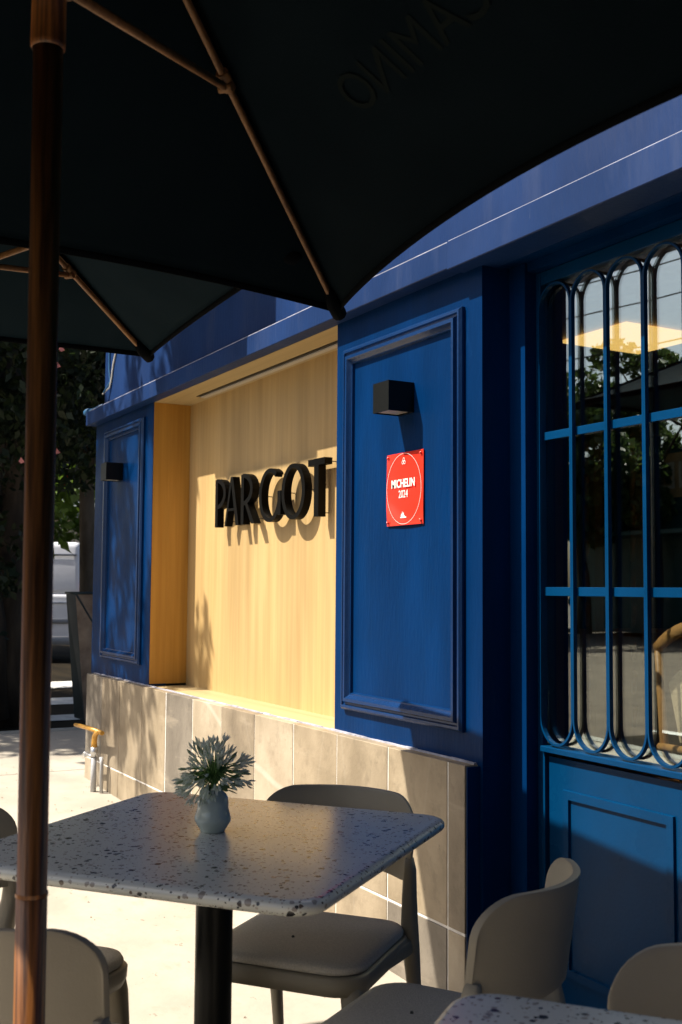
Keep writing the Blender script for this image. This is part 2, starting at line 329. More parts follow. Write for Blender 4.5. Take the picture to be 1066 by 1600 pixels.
m_int = mat('interior_plaster', (.06,.05,.035), .8, vary=.15)
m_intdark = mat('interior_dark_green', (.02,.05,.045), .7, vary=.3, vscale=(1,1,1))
m_cane = mat('woven_cane', (.62,.50,.33), .7, .3, vary=.35, vscale=(260,260,260), bump=.8, bscale=(260,260,260))
m_van = mat('white_van_paint', (.66,.67,.71), .28, .5, vary=.03, coat=.4)
m_vglass = mat('dark_van_glass', (.01,.02,.022), .06, .8)
m_tyre = mat('tyre_rubber', (.015,.015,.015), .85)
m_planter_lit = mat('lit_weathered_planter_brown', (.42,.31,.21), .7, .3, col2=(.22,.15,.10), vscale=(7,7,7), detail=9, bump=.5, bscale=(30,30,30))  # brown lightened to stand in for light on the front face
m_planter_shade = mat('shaded_planter_side', (.012,.022,.024), .5, .4, vary=.5, vscale=(6,6,3))  # near-black colour puts the shade into the planter's sides
m_facade = mat('far_plaster', (.42,.36,.28), .9, vary=.15, vscale=(1,1,1))
m_facade2 = mat('far_grey_plaster', (.16,.155,.14), .9, vary=.2, vscale=(1,1,1))
m_green = mat('kiosk_green', (.012,.05,.045), .5, vary=.2)
m_fascia = mat('kiosk_fascia', (.30,.18,.07), .6, vary=.2)
m_beige = mat('tan_cloth', (.42,.30,.16), .85, vary=.2, vscale=(20,20,20))

# ------------------------------------------------------------------ ground
def gz(x): return max(0.0, (-x-3.3)*.0295) if x > -9.6 else .186
S, F, NB, UP, CO = 2.031, 2.083, 2.303, 2.133, 2.020      # stone face, blue face, niche back, upper wall, cornice face
mb = MB()
xs = [60, 3, -3.3]+[-3.3-i*.5 for i in range(1, 13)]+[-9.6001, -600]
xs = [600]+xs
mb2 = []
vs = []; 
for x in xs:
    for y in (-600, 600): vs.append((x, y, gz(x)-.16))
mb.add(vs, [(2*i, 2*i+1, 2*i+3, 2*i+2) for i in range(len(xs)-1)])
tag(mb.make('ground', m_soil), kind='structure')
# pavement made of poured slabs
side = bpy.data.objects.new('sidewalk', None); scene.collection.objects.link(side); OFF['sidewalk'] = Vector((0,0,0)); tag(side, kind='structure')
mb = MB()
xr = [4.0, .4, -2.98, -7.2, -8.8]
yr = [-1.6, .3, 2.6]
base = MB()
for i in range(len(xr)-1):
    a, b = xr[i+1], xr[i]
    base.add([(a,-1.6,gz(a)-.012),(b,-1.6,gz(b)-.012),(b,9,gz(b)-.012),(a,9,gz(a)-.012)], [(0,1,2,3)])
base.make('joint_bed', m_conc2, side)
def slab(a, b, y0, y1, m, g=.004):
    q = MB(); n = 3; h = .0
    P = []
    a += g; b -= g; y0 += g; y1 -= g
    dz = random.uniform(-.0015, .0015)
    vs = [(a,y0,gz(a)+dz),(b,y0,gz(b)+dz),(b,y1,gz(b)+dz),(a,y1,gz(a)+dz)]
    vs += [(x, y, z-.05) for x, y, z in vs]
    q.add(vs, [(0,1,2,3),(0,4,5,1),(1,5,6,2),(2,6,7,3),(3,7,4,0)])
    q.make('paving_slab', m, side)
for i in range(len(xr)-1):
    for j in range(len(yr)-1):
        slab(xr[i+1], xr[i], yr[j], yr[j+1], m_conc if xr[i] > -6 else m_conc)
for j in range(3): slab(-8.8, -7.2, 2.6+j*1.6, 4.2+j*1.6, m_conc2)
kb = MB(); kb.box((-8.95,-1.75,-.1),(-8.80,9,gz(-8.8)+.004), .008); kb.add([(x, y, z) for x in (-8.795,-3.3,4) for y, z in ((-1.75,-.14),(-1.75,gz(x)+.004),(-1.605,gz(x)+.004),(-1.605,-.14))], [(0,1,5,4),(1,2,6,5),(2,3,7,6),(4,5,9,8),(5,6,10,9),(6,7,11,10),(0,3,2,1),(8,9,10,11)]); kb.make('kerb', m_conc2, side)
rd = MB()
rd.add([(-26,-60,-.03),(-8.95,-60,-.03),(-8.95,-1.75,-.03),(-26,-1.75,-.03),(-8.95,3,.06),(-26,3,.06),(-8.95,60,.06),(-26,60,.06)], [(0,1,2,3),(3,2,4,5),(5,4,6,7)])
rd.add([(-8.95,-30,-.03),(60,-30,-.03),(60,-1.75,-.03),(-8.95,-1.75,-.03)], [(0,1,2,3)])
road = rd.make('road', m_asph); tag(road, kind='structure')
# painted stripes on the cross street (a zebra seen edge-on) and on the main street
ln = [(-9.75,-9.5,1.2,9),(-10.75,-10.3,1.2,9),(-12.4,-11.7,1.2,9),(-14.5,-13.6,1.2,9)]
for a, b, y0, y1 in ln:
    q = MB(); q.add([(a,y0,.066),(b,y0,.066),(b,y1,.066),(a,y1,.066)], [(0,1,2,3)]); o = q.make('painted_stripe', m_line, road)
for k, yy in enumerate((-3.4,-8.2,-13.5,-20.0)):
    q = MB(); q.add([(-8,yy,-.025),(50,yy,-.025),(50,yy+.16,-.025),(-8,yy+.16,-.025)], [(0,1,2,3)]); q.make('painted_stripe', m_line, road)
far = MB(); far.box((-60,-60,-.05),(-26,60,.16)); far.box((-26,-60,-.05),(60,-30,.14)); tag(far.make('far_pavement', mat('far_paving', (.13,.115,.09), .9, vary=.3, vscale=(.3,.3,.3))), kind='structure')

# ------------------------------------------------------------------ building
XL, XR = -7.03, -2.831            # facade corners
NL, NR = -5.93, -3.787            # niche sides
bld = thing('restaurant_building', 'blue painted corner restaurant front with arched glass door and oak sign recess', 'building', (-4.5, 2.4, 0))
def slabbox(name, a, b, m, parent=None, bev=0): return MB().box(a, b, bev).make(name, m, parent or bld)
ZT, ZS = 2.342, .752
def panel_pier(x0, x1, px0, px1, pz0, pz1, lab):
    pr = MB().box((x0, F, ZS), (x1, F+.10, ZT+.02), 0).make('pier', m_blue, bld); pr['label'] = lab
    # raised picture frame moulding: profile lofted round the rectangle with mitred corners
    prof = [(0,0),(0,.012),(.008,.021),(.016,.021),(.020,.014),(.026,.014),(.032,.026),(.044,.026),(.052,.016),(.058,.010),(.062,.010),(.066,0)]
    def ring(off, h): return [(px0+off, F-h, pz0+off), (px1-off, F-h, pz0+off), (px1-off, F-h, pz1-off), (px0+off, F-h, pz1-off)]
    q = MB(); rings = [ring(o_, h_) for o_, h_ in prof]
    for i in range(len(rings)-1):
        for k in range(4): q.add([rings[i][k], rings[i][(k+1) % 4], rings[i+1][(k+1) % 4], rings[i+1][k]], [(0,1,2,3)])
    q.make('panel_moulding', m_blue_trim, pr)
    return pr
panel_pier(NR, XR, -3.712, -2.924, .846, 2.222, 'wide blue pier with raised moulding beside the door')
panel_pier(XL, NL, -6.80, -6.062, .862, 2.276, 'blue corner pier with raised moulding')
slabbox('corner_return_wall', (XL+.0015, F+.102, 0), (XL+.10, 7.4, 4.5), m_blue)
# recess of oak veneer
rec = sub('sign_recess', bld)
slabbox('back_board', (NL+.002, NB, ZS), (NR-.002, NB+.02, ZT-.001), m_veneer, rec)
slabbox('side_board', (NL, F+.1005, ZS+.012), (NL+.0018, NB, ZT-.001), m_veneer_y, rec)
slabbox('side_board', (NL-.0008, F+.003, ZS+.013), (NL+.0012, F+.1004, ZT-.001), m_veneer_y, rec)
slabbox('side_board', (NR-.002, F+.003, ZS+.012), (NR+.0008, NB, ZT-.001), m_veneer_y, rec)
slabbox('soffit_board', (NL+.003, F+.004, ZT-.002), (NR-.003, NB+.02, ZT+.02), m_veneer_x, rec)
slabbox('sill_board', (NL+.003, F-.004, ZS-.012), (NR-.003, NB, ZS+.0), m_veneer_x, rec)
slabbox('soffit_light_channel', (-5.60, 2.232, ZT-.011), (NR-.01, 2.262, ZT-.0025), mat('aluminium_channel', (.55,.53,.5), .4, metal=.3), rec)
slabbox('channel_slot', (-5.61, 2.212, ZT-.006), (NR-.01, 2.2318, ZT-.0026), m_black, rec)
slabbox('painted_sill_edge', (NL, F-.016, ZS-.013), (NR, F-.0045, ZS-.003), mat('lilac_blue_sill_edge', (.13,.14,.30), .6, vary=.3, vscale=(20,3,3)), rec)
# tiled plinth
pl = sub('tiled_plinth', bld)
slabbox('grout_bed', (XL+.09, S+.0022, -.05), (XR-.024, F-.001, .7535), m_grout, pl)
joints = [-6.945, -6.615, -6.274, -5.882, -5.513, -5.138, -4.775, -4.41, -4.038, -3.675, -3.31, -2.947, -2.851]
tilesel = [3, 1, 0, 4, 3, 2, 1, 2, 4, 0, 4, 1]
for i in range(len(joints)-1):
    a, b = joints[i], joints[i+1]; gr = random.uniform(.0018,.0034) if i != 4 else .008
    mcur = stone_mats[tilesel[i]]
    for (z0, z1) in ((.2425, .755), (-.06, .2365)):
        q = MB(); dy = random.uniform(-.001, .001)
        q.box((a+gr, S+dy, z0+.002), (b-random.uniform(.0018,.003), F-.0012 if z0 > .1 else F-.01, z1), .002)
        o = q.make('stone_tile', mcur if z0 > .1 else stone_mats[(tilesel[i]+random.choice((0,1,4))) % 5], pl)
slabbox('stone_tile', (-6.950, S+.006, .242), (-6.9465, 2.081, .753), stone_mats[3], pl)
slabbox('plinth_side', (XR-.0305, F+.0005, -.05), (XR-.0002, F+.1005, ZS-.0005), m_blue)
slabbox('painted_plinth_return', (-2.8485, S+.003, -.05), (-2.8445, F+.0, .751), m_blue, pl)
q = MB()
for i in range(60):
    x = XL+.1+(XR-.03-XL-.1)*i/60.; q.box((x, F-.010-random.uniform(0,.003), .7545), (x+.0685, F-.0005, .7585+random.uniform(0,.0025)))
q.make('mortar_bead', m_caulk, pl)
# cornice and upper wall
co = sub('cornice', bld)
q = MB().box((-7.06, CO, ZT), (-2.935, UP+.02, 2.430), .003); q.make('cornice_board', m_blue_upper, co)
q = MB().box((-2.9345, CO-.004, ZT-.006), (1.2, UP+.02, 2.431), .003); q.make('cornice_board', m_blue_upper, co)
slabbox('white_bead', (-2.93, CO+.0005, 2.4313), (1.2, CO+.006, 2.4335), m_caulk, co)
slabbox('white_bead', (-7.0, CO+.004, 2.4313), (-2.94, CO+.010, 2.4338), m_caulk, co)
slabbox('upper_wall', (XL, UP, 2.4295), (1.2, UP+.18, 4.6), m_blue_upper)
slabbox('roof_slab', (XL-.15, UP-.10, 4.6), (1.4, 9, 4.8), m_conc2)
# door recess
JY = 2.192; DY = 2.235
slabbox('reveal_wall', (XR-.0302, F+.101, 0), (XR, JY+.06, ZT+.02), m_blue)
slabbox('door_jamb', (XR+.0005, JY, 0), (-2.752, JY+.12, ZT-.002), m_blue)
slabbox('lintel_soffit', (XR-.0, F+.0, ZT), (1.2, DY+.13, ZT+.05), m_blue)
slabbox('soffit_fillet', (XR+.002, F+.055, ZT-.007), (.0, F+.075, ZT-.0005), m_blue)
slabbox('door_head', (-2.7515, JY+.01, 2.312), (-.85, DY+.12, ZT-.0015), m_blue)
DR = -.90                                                      # right end of the door
door = sub('glazed_door', bld)
L0 = -2.7290
slabbox('frame_post', (-2.7515, DY, 0), (L0, DY+.05, 2.311), m_blue_metal, door, .002)
slabbox('frame_post', (DR, DY, 0), (DR+.05, DY+.05, 2.311), m_blue_metal, door, .002)
slabbox('top_rail', (L0+.0005, DY+.001, 2.268), (DR-.001, DY+.05, 2.3105), m_blue_metal, door, .002)
slabbox('bottom_rail', (L0+.0005, DY-.010, .8035), (DR-.001, DY+.05, .8215), m_blue_metal, door, .002)
slabbox('mid_bar', (L0+.0010, DY+.011, 1.771), (DR-.001, DY+.0195, 1.7965), m_blue_metal, door, .001)
slabbox('mid_bar', (L0+.0010, DY+.011, 1.2825), (DR-.001, DY+.0195, 1.3095), m_blue_metal, door, .001)
def hoop(cx):
    # flat bar bent to a stadium loop
    W = .0763; t = .0066; zt = 2.262-W; zb = .826+W+.012
    def loopf(rad):
        pts = []
        for k in range(19): a = math.pi*k/18; pts.append((cx+rad*math.cos(a), zt+(rad)*math.sin(a)))
        for k in range(19): a = math.pi+math.pi*k/18; pts.append((cx+rad*math.cos(a), zb+(rad+.012*(rad/W))*math.sin(a)))
        return pts
    o_, i_ = loopf(W), loopf(W-t); n = len(o_); y0, y1 = DY-.004, DY+.010
    q = MB()
    vs = [(x, y0, z) for x, z in o_]+[(x, y0, z) for x, z in i_]+[(x, y1, z) for x, z in o_]+[(x, y1, z) for x, z in i_]
    fs = []
    for k in range(n):
        j = (k+1) % n
        fs += [(k, j, n+j, n+k), (2*n+k, 3*n+k, 3*n+j, 2*n+j), (k, 2*n+k, 2*n+j, j), (n+k, n+j, 3*n+j, 3*n+k)]
    q.add(vs, fs)
    return q
c0 = -2.6600
k = 0
while c0+.153*k < DR-.07:
    hoop(c0+.153*k).make('bar_loop', m_blue_metal, door); k += 1
slabbox('glass_pane', (L0+.0005, DY+.021, .815), (DR, DY+.025, 2.30), m_glass, door)
# kick panel with raised field
slabbox('kick_panel', (-2.7105, DY+.012, .055), (DR-.012, DY+.035, .790), m_blue_metal, door)
slabbox('kick_stile', (L0+.0003, DY+.002, .02), (-2.7195, DY+.04, .8030), m_blue_metal, door)
def ringframe(x0, x1, z0, z1, wdt, yb, h):
    q = MB(); prof = [(0,0),(.0015,h),(wdt-.0015,h),(wdt,0)]
    rings = [[(x0+o_, yb-hh, z0+o_), (x1-o_, yb-hh, z0+o_), (x1-o_, yb-hh, z1-o_), (x0+o_, yb-hh, z1-o_)] for o_, hh in prof]
    for i in range(3):
        for kk in range(4): q.add([rings[i][kk], rings[i][(kk+1) % 4], rings[i+1][(kk+1) % 4], rings[i+1][kk]], [(0,1,2,3)])
    return q
ringframe(-2.642, -2.193, .150, .700, .028, DY+.012, .008).make('raised_frame', m_blue_metal, door)
ringframe(-2.090, -1.641, .150, .700, .028, DY+.012, .008).make('raised_frame', m_blue_metal, door)
ringframe(-1.538, -1.089, .150, .700, .028, DY+.012, .008).make('raised_frame', m_blue_metal, door)
slabbox('threshold', (-2.81, DY-.05, -.02), (DR, DY+.09, .02), m_conc2, door)
# pier right of the door, outside the frame
slabbox('end_pier', (DR+.052, F, -.05), (1.2, F+.12, ZT-.001), m_blue)
slabbox('end_pier_reveal', (DR+.0515, F+.121, -.05), (DR+.15, DY+.1, ZT-.001), m_blue)
slabbox('added_shade_wing', (1.21, -2.2, -.05), (7.0, 9.0, 5.2), m_blue)  # unseen wing added to block ambient light from the right
# interior
inn = sub('interior', bld)
slabbox('interior_floor', (-6.9, 2.33, -.03), (1.1, 7.3, .012), m_intwood, inn)
slabbox('interior_ceiling', (-6.9, 2.42, 2.62), (1.1, 7.3, 2.70), m_intwood, inn)
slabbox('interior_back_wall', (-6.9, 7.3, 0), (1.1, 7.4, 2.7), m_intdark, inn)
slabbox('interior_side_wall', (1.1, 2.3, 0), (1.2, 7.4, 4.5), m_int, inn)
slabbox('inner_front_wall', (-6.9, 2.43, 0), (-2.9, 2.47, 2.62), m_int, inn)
slabbox('ceiling_light_panel', (-4.48, 3.82, 2.60), (-4.01, 4.355, 2.618), mat('warm_light_panel', (.8,.6,.3), .5, emit=((1.0,.60,.17), .75)), inn)
# wooden rack with diagonal pegs against the inner wall
for k, (x, y0) in enumerate(((-3.62, 3.2), (-3.40, 3.25))):
    rk = MB().box((x-.03, y0+.03, 0), (x+.03, y0+.075, 2.0)).make('peg_board', m_intwood, inn)
    for j in range(9):
        z = .75+j*.135; MB().tube([(x-.02+.0*k, y0+.03, z), (x+.07, y0-.05, z+.09)], .011, 6).make('peg', m_intwood, rk)
slabbox('counter', (-5.6, 4.9, 0), (-2.0, 5.5, 1.05), m_intwood, inn)

# ------------------------------------------------------------------ fixtures on the facade
def wall_lamp(x, z, lab):
    L = thing('wall_lamp', lab, 'wall lamp', (x, F-.0005, z), 'square wall lamps on the blue piers')
    q = MB(); s_ = .0525
    q.add([(x-s_,F-.105,z-s_),(x+s_,F-.105,z-s_),(x+s_,F-.105,z+s_),(x-s_,F-.105,z+s_),(x-s_,F-.001,z-s_),(x+s_,F-.001,z-s_),(x+s_,F-.001,z+s_),(x-s_,F-.001,z+s_),
           (x-s_+.004,F-.101,z-s_),(x+s_-.004,F-.101,z-s_),(x+s_-.004,F-.006,z-s_),(x-s_+.004,F-.006,z-s_)],
          [(0,3,2,1),(3,7,6,2),(0,4,7,3),(1,2,6,5),(4,5,6,7),(0,1,9,8),(1,5,10,9),(5,4,11,10),(4,0,8,11)])
    q.make('lamp_body', m_black, L)
    MB().box((x-s_+.0045, F-.1005, z-s_+.004), (x+s_-.0045, F-.0065, z-s_+.007)).make('lens', mat('frosted_lens', (.30,.29,.25), .4), L)
    return L
wall_lamp(-3.281, 1.968, 'black square wall lamp above the red plaque')
wall_lamp(-6.512, 1.994, 'smaller looking black square wall lamp on the far corner pier')
# plaque
PX0, PX1, PZ0, PZ1 = -3.398, -3.161, 1.524, 1.780
pq = thing('red_plaque', 'glossy red enamel plaque with white lettering under the wall lamp', 'plaque', ((PX0+PX1)/2, F, PZ0))
bm = MB(); pcx, pcz = (PX0+PX1)/2, (PZ0+PZ1)/2; pw, ph = PX1-PX0, PZ1-PZ0
def plq(u, v):
    x = PX0+u*pw; z = PZ0+v*ph; e = (2*u-1)**2*(2*v-1)**2
    return (x, F-.0075-.0012*math.sin(3*u+2.2*v)-.0010*math.sin(7*v+u)+.0035*e, z)
bm.grid(plq, 12, 14); bm.box((PX0, F-.0055, PZ0), (PX1, F-.0025, PZ1)); plate = bm.make('plate', m_red, pq, fix=False)
def text_mesh(body, size, x, y, z, parent, name, m, bold=.0, sx=1.0, rotz=0, extr=.0004, mirror=False, basis=None):
    cu = bpy.data.curves.new(name, 'FONT'); cu.body = body; cu.size = size; cu.align_x = 'CENTER'; cu.align_y = 'CENTER'; cu.offset = bold; cu.extrude = extr; cu.resolution_u = 3
    o = bpy.data.objects.new('tmp', cu); scene.collection.objects.link(o); bpy.context.view_layer.update()
    me = bpy.data.meshes.new_from_object(o); bpy.data.objects.remove(o)
    off = OFF[parent.name]
    for v in me.vertices:
        c = v.co.copy(); c.x *= sx*(-1 if mirror else 1)
        if basis: p = basis[0]*c.x+basis[1]*c.y+basis[2]*c.z
        else: p = Vector((c.x, -c.z, c.y))
        v.co = p+Vector((x, y, z))-off
    me.materials.clear(); me.materials.append(m); me.name = name
    o = bpy.data.objects.new(name, me); scene.collection.objects.link(o); o.parent = parent; return o
text_mesh('MICHELIN', .0410, pcx-.004, F-.0106, pcz+.018, pq, 'plaque_lettering', m_white, .0008, .84)
text_mesh('2024', .0380, pcx-.002, F-.0106, pcz-.020, pq, 'plaque_lettering', m_white, .0001, .80)
q = MB(); n = 64
def el(k, ra): a = 2*math.pi*k/n; return (pcx+(pw*.475+ra)*math.cos(a), F-.0106, pcz+(ph*.488+ra)*math.sin(a))
for k in range(n): q.add([el(k, 0), el(k+1, 0), el(k+1, -.0012), el(k, -.0012)], [(0,1,2,3)])
q.make('plaque_ring', m_white, pq)
q = MB()                                                       # small emblem at the top: a rounded shield with two dots
def blob(cx, cz, pts, y=F-.0106): q.add([(cx+a, y, cz+b) for a, b in pts], [tuple(range(len(pts)))])
for seg in range(3):
    a = R(90+120*seg); 
    for kk in range(8):
        t0, t1 = kk/8*2*math.pi, (kk+1)/8*2*math.pi; ca, cb = .0068*math.cos(a), .0068*math.sin(a)
        q.add([(pcx+ca+.0062*math.cos(t0), F-.0106-.00001*seg, pcz+.096+cb+.0072*math.sin(t0)), (pcx+ca+.0062*math.cos(t1), F-.0106-.00001*seg, pcz+.096+cb+.0072*math.sin(t1)),
               (pcx+ca+.0043*math.cos(t1), F-.0106-.00001*seg, pcz+.096+cb+.0050*math.sin(t1)), (pcx+ca+.0043*math.cos(t0), F-.0106-.00001*seg, pcz+.096+cb+.0050*math.sin(t0))], [(0,1,2,3)])
q.make('plaque_emblem', m_white, pq); q = MB()
blob(pcx, pcz-.103, [(-.020,0),(.018,0),(.018,.004),(-.020,.004)])
blob(pcx-.002, pcz-.098, [(-.015,0),(.013,0),(.006,.005),(.003,.016),(-.001,.008),(-.006,.019),(-.008,.007),(-.012,.012)], F-.01061)
q.make('plaque_emblem', m_white, pq)
for x in (PX0+.012, PX1-.012):
    for z in (PZ0+.012, PZ1-.012): MB().lathe([(.0055,0),(.005,.002),(.002,.0035),(0,.0036)], (0,0,0), 10).v and None
for x in (PX0+.012, PX1-.012):
    for z in (PZ0+.012, PZ1-.012):
        q = MB(); q.lathe([(.0058,0),(.0052,.003),(.003,.005),(.0001,.0055)], (0,0,0), 10)
        q.v = [(x+a, F-.0085-c, z+b) for a, b, c in q.v]; q.make('screw', m_red, pq)
# ---- raised letters P A R G O T
sg = thing('letter_sign', 'black raised metal letters on pins on the oak back board', 'sign', (-4.8, NB, 1.6))
LF, LB = NB-.064, NB-.027
ZB, ZC = 1.614, 1.863
def slant_poly(o, polys_outer, holes=()):
    pass
def ext(name, outer, hole=None):
    q = MB(); n = len(outer)
    if hole is None: q.prism(outer, LF, LB, 'y')
    else:
        assert len(hole) == n
        vs = [(x, LF, z) for x, z in outer]+[(x, LF, z) for x, z in hole]+[(x, LB, z) for x, z in outer]+[(x, LB, z) for x, z in hole]
        fs = []
        for k in range(n):
            j = (k+1) % n; fs += [(k, j, n+j, n+k), (2*n+k, 3*n+k, 3*n+j, 2*n+j), (k, 2*n+k, 2*n+j, j), (n+k, n+j, 3*n+j, 3*n+k)]
        q.add(vs, fs)
    return q
def strip(path, wd, close=False):
    """a stroke of given width(s) along a polyline in the letter plane -> extruded"""
    pts = [Vector((x, z)) for x, z in path]; m = len(pts); L_, R_ = [], []
    ws = wd if hasattr(wd, '__len__') else [wd]*m
    for i in range(m):
        if close: a, b = pts[i-1], pts[(i+1) % m]
        else: a, b = pts[max(i-1,0)], pts[min(i+1,m-1)]
        t = (b-a).normalized(); nn = Vector((-t.y, t.x)); L_.append(pts[i]+nn*ws[i]/2); R_.append(pts[i]-nn*ws[i]/2)
    q = MB(); n = m
    vs = [(p.x, LF, p.y) for p in L_]+[(p.x, LF, p.y) for p in R_]+[(p.x, LB, p.y) for p in L_]+[(p.x, LB, p.y) for p in R_]
    fs = []
    for k in range(n if close else n-1):
        j = (k+1) % n; fs += [(k, j, n+j, n+k), (2*n+k, 3*n+k, 3*n+j, 2*n+j), (k, 2*n+k, 2*n+j, j), (n+k, n+j, 3*n+j, 3*n+k)]
    if not close: fs += [(0, n, 3*n, 2*n), (n-1, 3*n-1, 4*n-1, 2*n-1)]
    q.add(vs, fs); return q
def pins(L, pts):
    for x, z in pts: MB().tube([(x, LB-.002, z), (x, NB+.001, z)], .0022, 6).make('pin', m_black, L)
def letter(parts, pp):
    q = MB()
    for i, p in enumerate(parts):
        e = .00015*i                                        # each stroke a hair proud of the last so no faces coincide
        n = len(q.v); q.v += [(x, y-e if y < (LF+LB)/2 else y+e, z) for x, y, z in p.v]
        q.f += [tuple(a+n for a in f) for f in p.f]; q.sm += p.sm; q.mi += p.mi
    L = q.make('letter', m_letter, sg); pins(L, pp); return L
def bowl(x0, x1, zt, zb, wd, n=12, thin=.6):
    cx, rx, cz, rz = x0, x1-x0-wd/2, (zt+zb)/2, (zt-zb)/2-wd*thin/2
    return strip([(cx+rx*math.sin(math.pi*k/n), cz+rz*math.cos(math.pi*k/n)) for k in range(n+1)], [wd*(thin+(1-thin)*math.sin(math.pi*k/n)) for k in range(n+1)])
SW = .034
letter([ext('p', [(-5.389,ZB),(-5.389+SW,ZB),(-5.389+SW,ZC),(-5.389,ZC)]), bowl(-5.372, -5.250, ZC+.003, 1.708, .030)], [(-5.372,1.64),(-5.372,1.84)])
letter([ext('a', [(-5.262,ZB),(-5.242,ZB),(-5.168,ZC),(-5.190,ZC)]), ext('a', [(-5.121,ZB),(-5.083,ZB),(-5.160,ZC),(-5.1895,ZC)]), ext('a', [(-5.238,1.690),(-5.115,1.690),(-5.119,1.703),(-5.233,1.703)])], [(-5.248,1.64),(-5.105,1.64),(-5.172,1.82)])
letter([ext('r', [(-5.058,ZB),(-5.058+SW,ZB),(-5.058+SW,ZC),(-5.058,ZC)]), bowl(-5.040, -4.918, ZC+.003, 1.708, .030), ext('r', [(-4.935,ZB),(-4.895,ZB),(-4.985,1.722),(-5.015,1.722)])], [(-5.04,1.64),(-5.04,1.83),(-4.915,1.64)])
def arc(cx, rx, cz, rz, a0, a1, wd, n=36, wx=.6):
    pts, ws = [], []
    for k in range(n+1):
        a = R(a0+(a1-a0)*k/n); pts.append((cx+rx*math.cos(a), cz+rz*math.sin(a))); ws.append(wd*(wx+(1-wx)*abs(math.cos(a))))
    return pts, ws
pth, ws = arc(-4.726, .105, 1.738, .118, 52, 360, .030)
letter([strip(pth, ws), ext('g', [(-4.640,1.640),(-4.607,1.640),(-4.607,1.752),(-4.640,1.752)]), ext('g', [(-4.690,1.730),(-4.607,1.730),(-4.607,1.752),(-4.690,1.752)])][:2], [(-4.66,1.835),(-4.83,1.74),(-4.62,1.65)])
n = 44; pts, ws = [], []
for k in range(n): a = 2*math.pi*k/n; pts.append((-4.480+.104*math.cos(a), 1.738+.118*math.sin(a))); ws.append(.030*(.6+.4*abs(math.cos(a))))
letter([strip(pts, ws, True)], [(-4.376,1.74),(-4.584,1.74)])
letter([ext('t', [(-4.275,ZB-.002),(-4.233,ZB-.002),(-4.233,ZC-.001),(-4.275,ZC-.001)]), ext('t', [(-4.332,1.836),(-4.176,1.836),(-4.176,ZC+.002),(-4.332,ZC+.002)])], [(-4.19,1.850),(-4.254,1.63)])

# ---- outdoor tap
tp = thing('garden_tap', 'orange brass hose tap on a grey standpipe at the building corner', 'tap', (-6.50, 1.955, gz(-6.5)))
g0 = gz(-6.5)
MB().tube([(-6.50,1.955,g0-.02),(-6.50,1.955,.30)], .017, 12).make('standpipe', m_pvc, tp)
MB().tube([(-6.44,1.985,g0-.02),(-6.44,1.985,.26),(-6.455,1.985,.30)], .011, 10).make('standpipe', m_pvc, tp)
MB().tube([(-6.50,1.955,.30),(-6.50,1.955,.355)], .021, 12).make('coupling', m_steel, tp)
v = MB().tube([(-6.50,1.955,.35),(-6.50,1.955,.385),(-6.49,1.955,.42),(-6.45,1.955,.448),(-6.40,1.955,.455)], [.020,.016,.016,.015,.013], 12); v.make('valve_body', m_brass, tp)
MB().tube([(-6.82,1.93,.452),(-6.62,1.945,.456),(-6.36,1.96,.452)], [.011,.013,.013], 10).make('spout', m_brass, tp)
MB().tube([(-6.60,1.94,.300),(-6.50,1.95,.300)], .010, 8).box((-6.63,1.925,.285),(-6.60,1.955,.315),.004).make('handle', m_steel, tp)
# ---- cables on the upper wall
tag(MB().tube([(-6.77,2.128,2.95),(-6.79,2.127,2.80),(-6.845,2.127,2.72),(-6.87,2.127,2.64),(-6.90,2.125,2.58),(-6.97,2.10,2.545)], .006, 6).make('white_cable', m_cable_w), 'thin white cable hanging down the far end of the upper wall', 'cable')
tag(MB().tube([(-6.90,2.128,2.95),(-6.93,2.127,2.80),(-6.925,2.127,2.70),(-6.90,2.127,2.62),(-6.95,2.10,2.55)], .006, 6).make('blue_cable', m_cable_b), 'thin blue painted cable beside the white one on the upper wall', 'cable')
sp = MB().tube([(-7.12,2.06,2.447),(-6.86,2.075,2.452)], [.014,.014], 8).tube([(-7.17,2.055,2.446),(-7.11,2.06,2.447)], [.024,.024], 8)
tag(sp.make('drain_spout', m_cable_b), 'short blue spout sticking out over the end of the cornice', 'spout')
# ---- unseen box added above the recess to shade the upper wall and oak board
caster = thing('shade_caster_box', 'unseen white box on brackets, added to cast shade on the upper wall', 'shadow caster', (-5.44, 1.76, 3.264))
MB().box((-6.03,1.383,3.264),(-4.85,2.1325,4.02),.01).make('casing', m_van, caster)
q = MB()
for k in range(9): 
    ra = .06+.028*k; n = 32
    q.tube([(-5.62+ra*math.cos(2*math.pi*j/n), 1.376, 3.64+ra*math.sin(2*math.pi*j/n)) for j in range(n+1)], .004, 5, cap=False)
q.make('fan_grille', m_steel, caster)
for x in (-5.85,-5.03): MB().box((x-.02,1.40,3.232),(x+.02,2.1325,3.2635)).make('bracket', m_steel, caster)

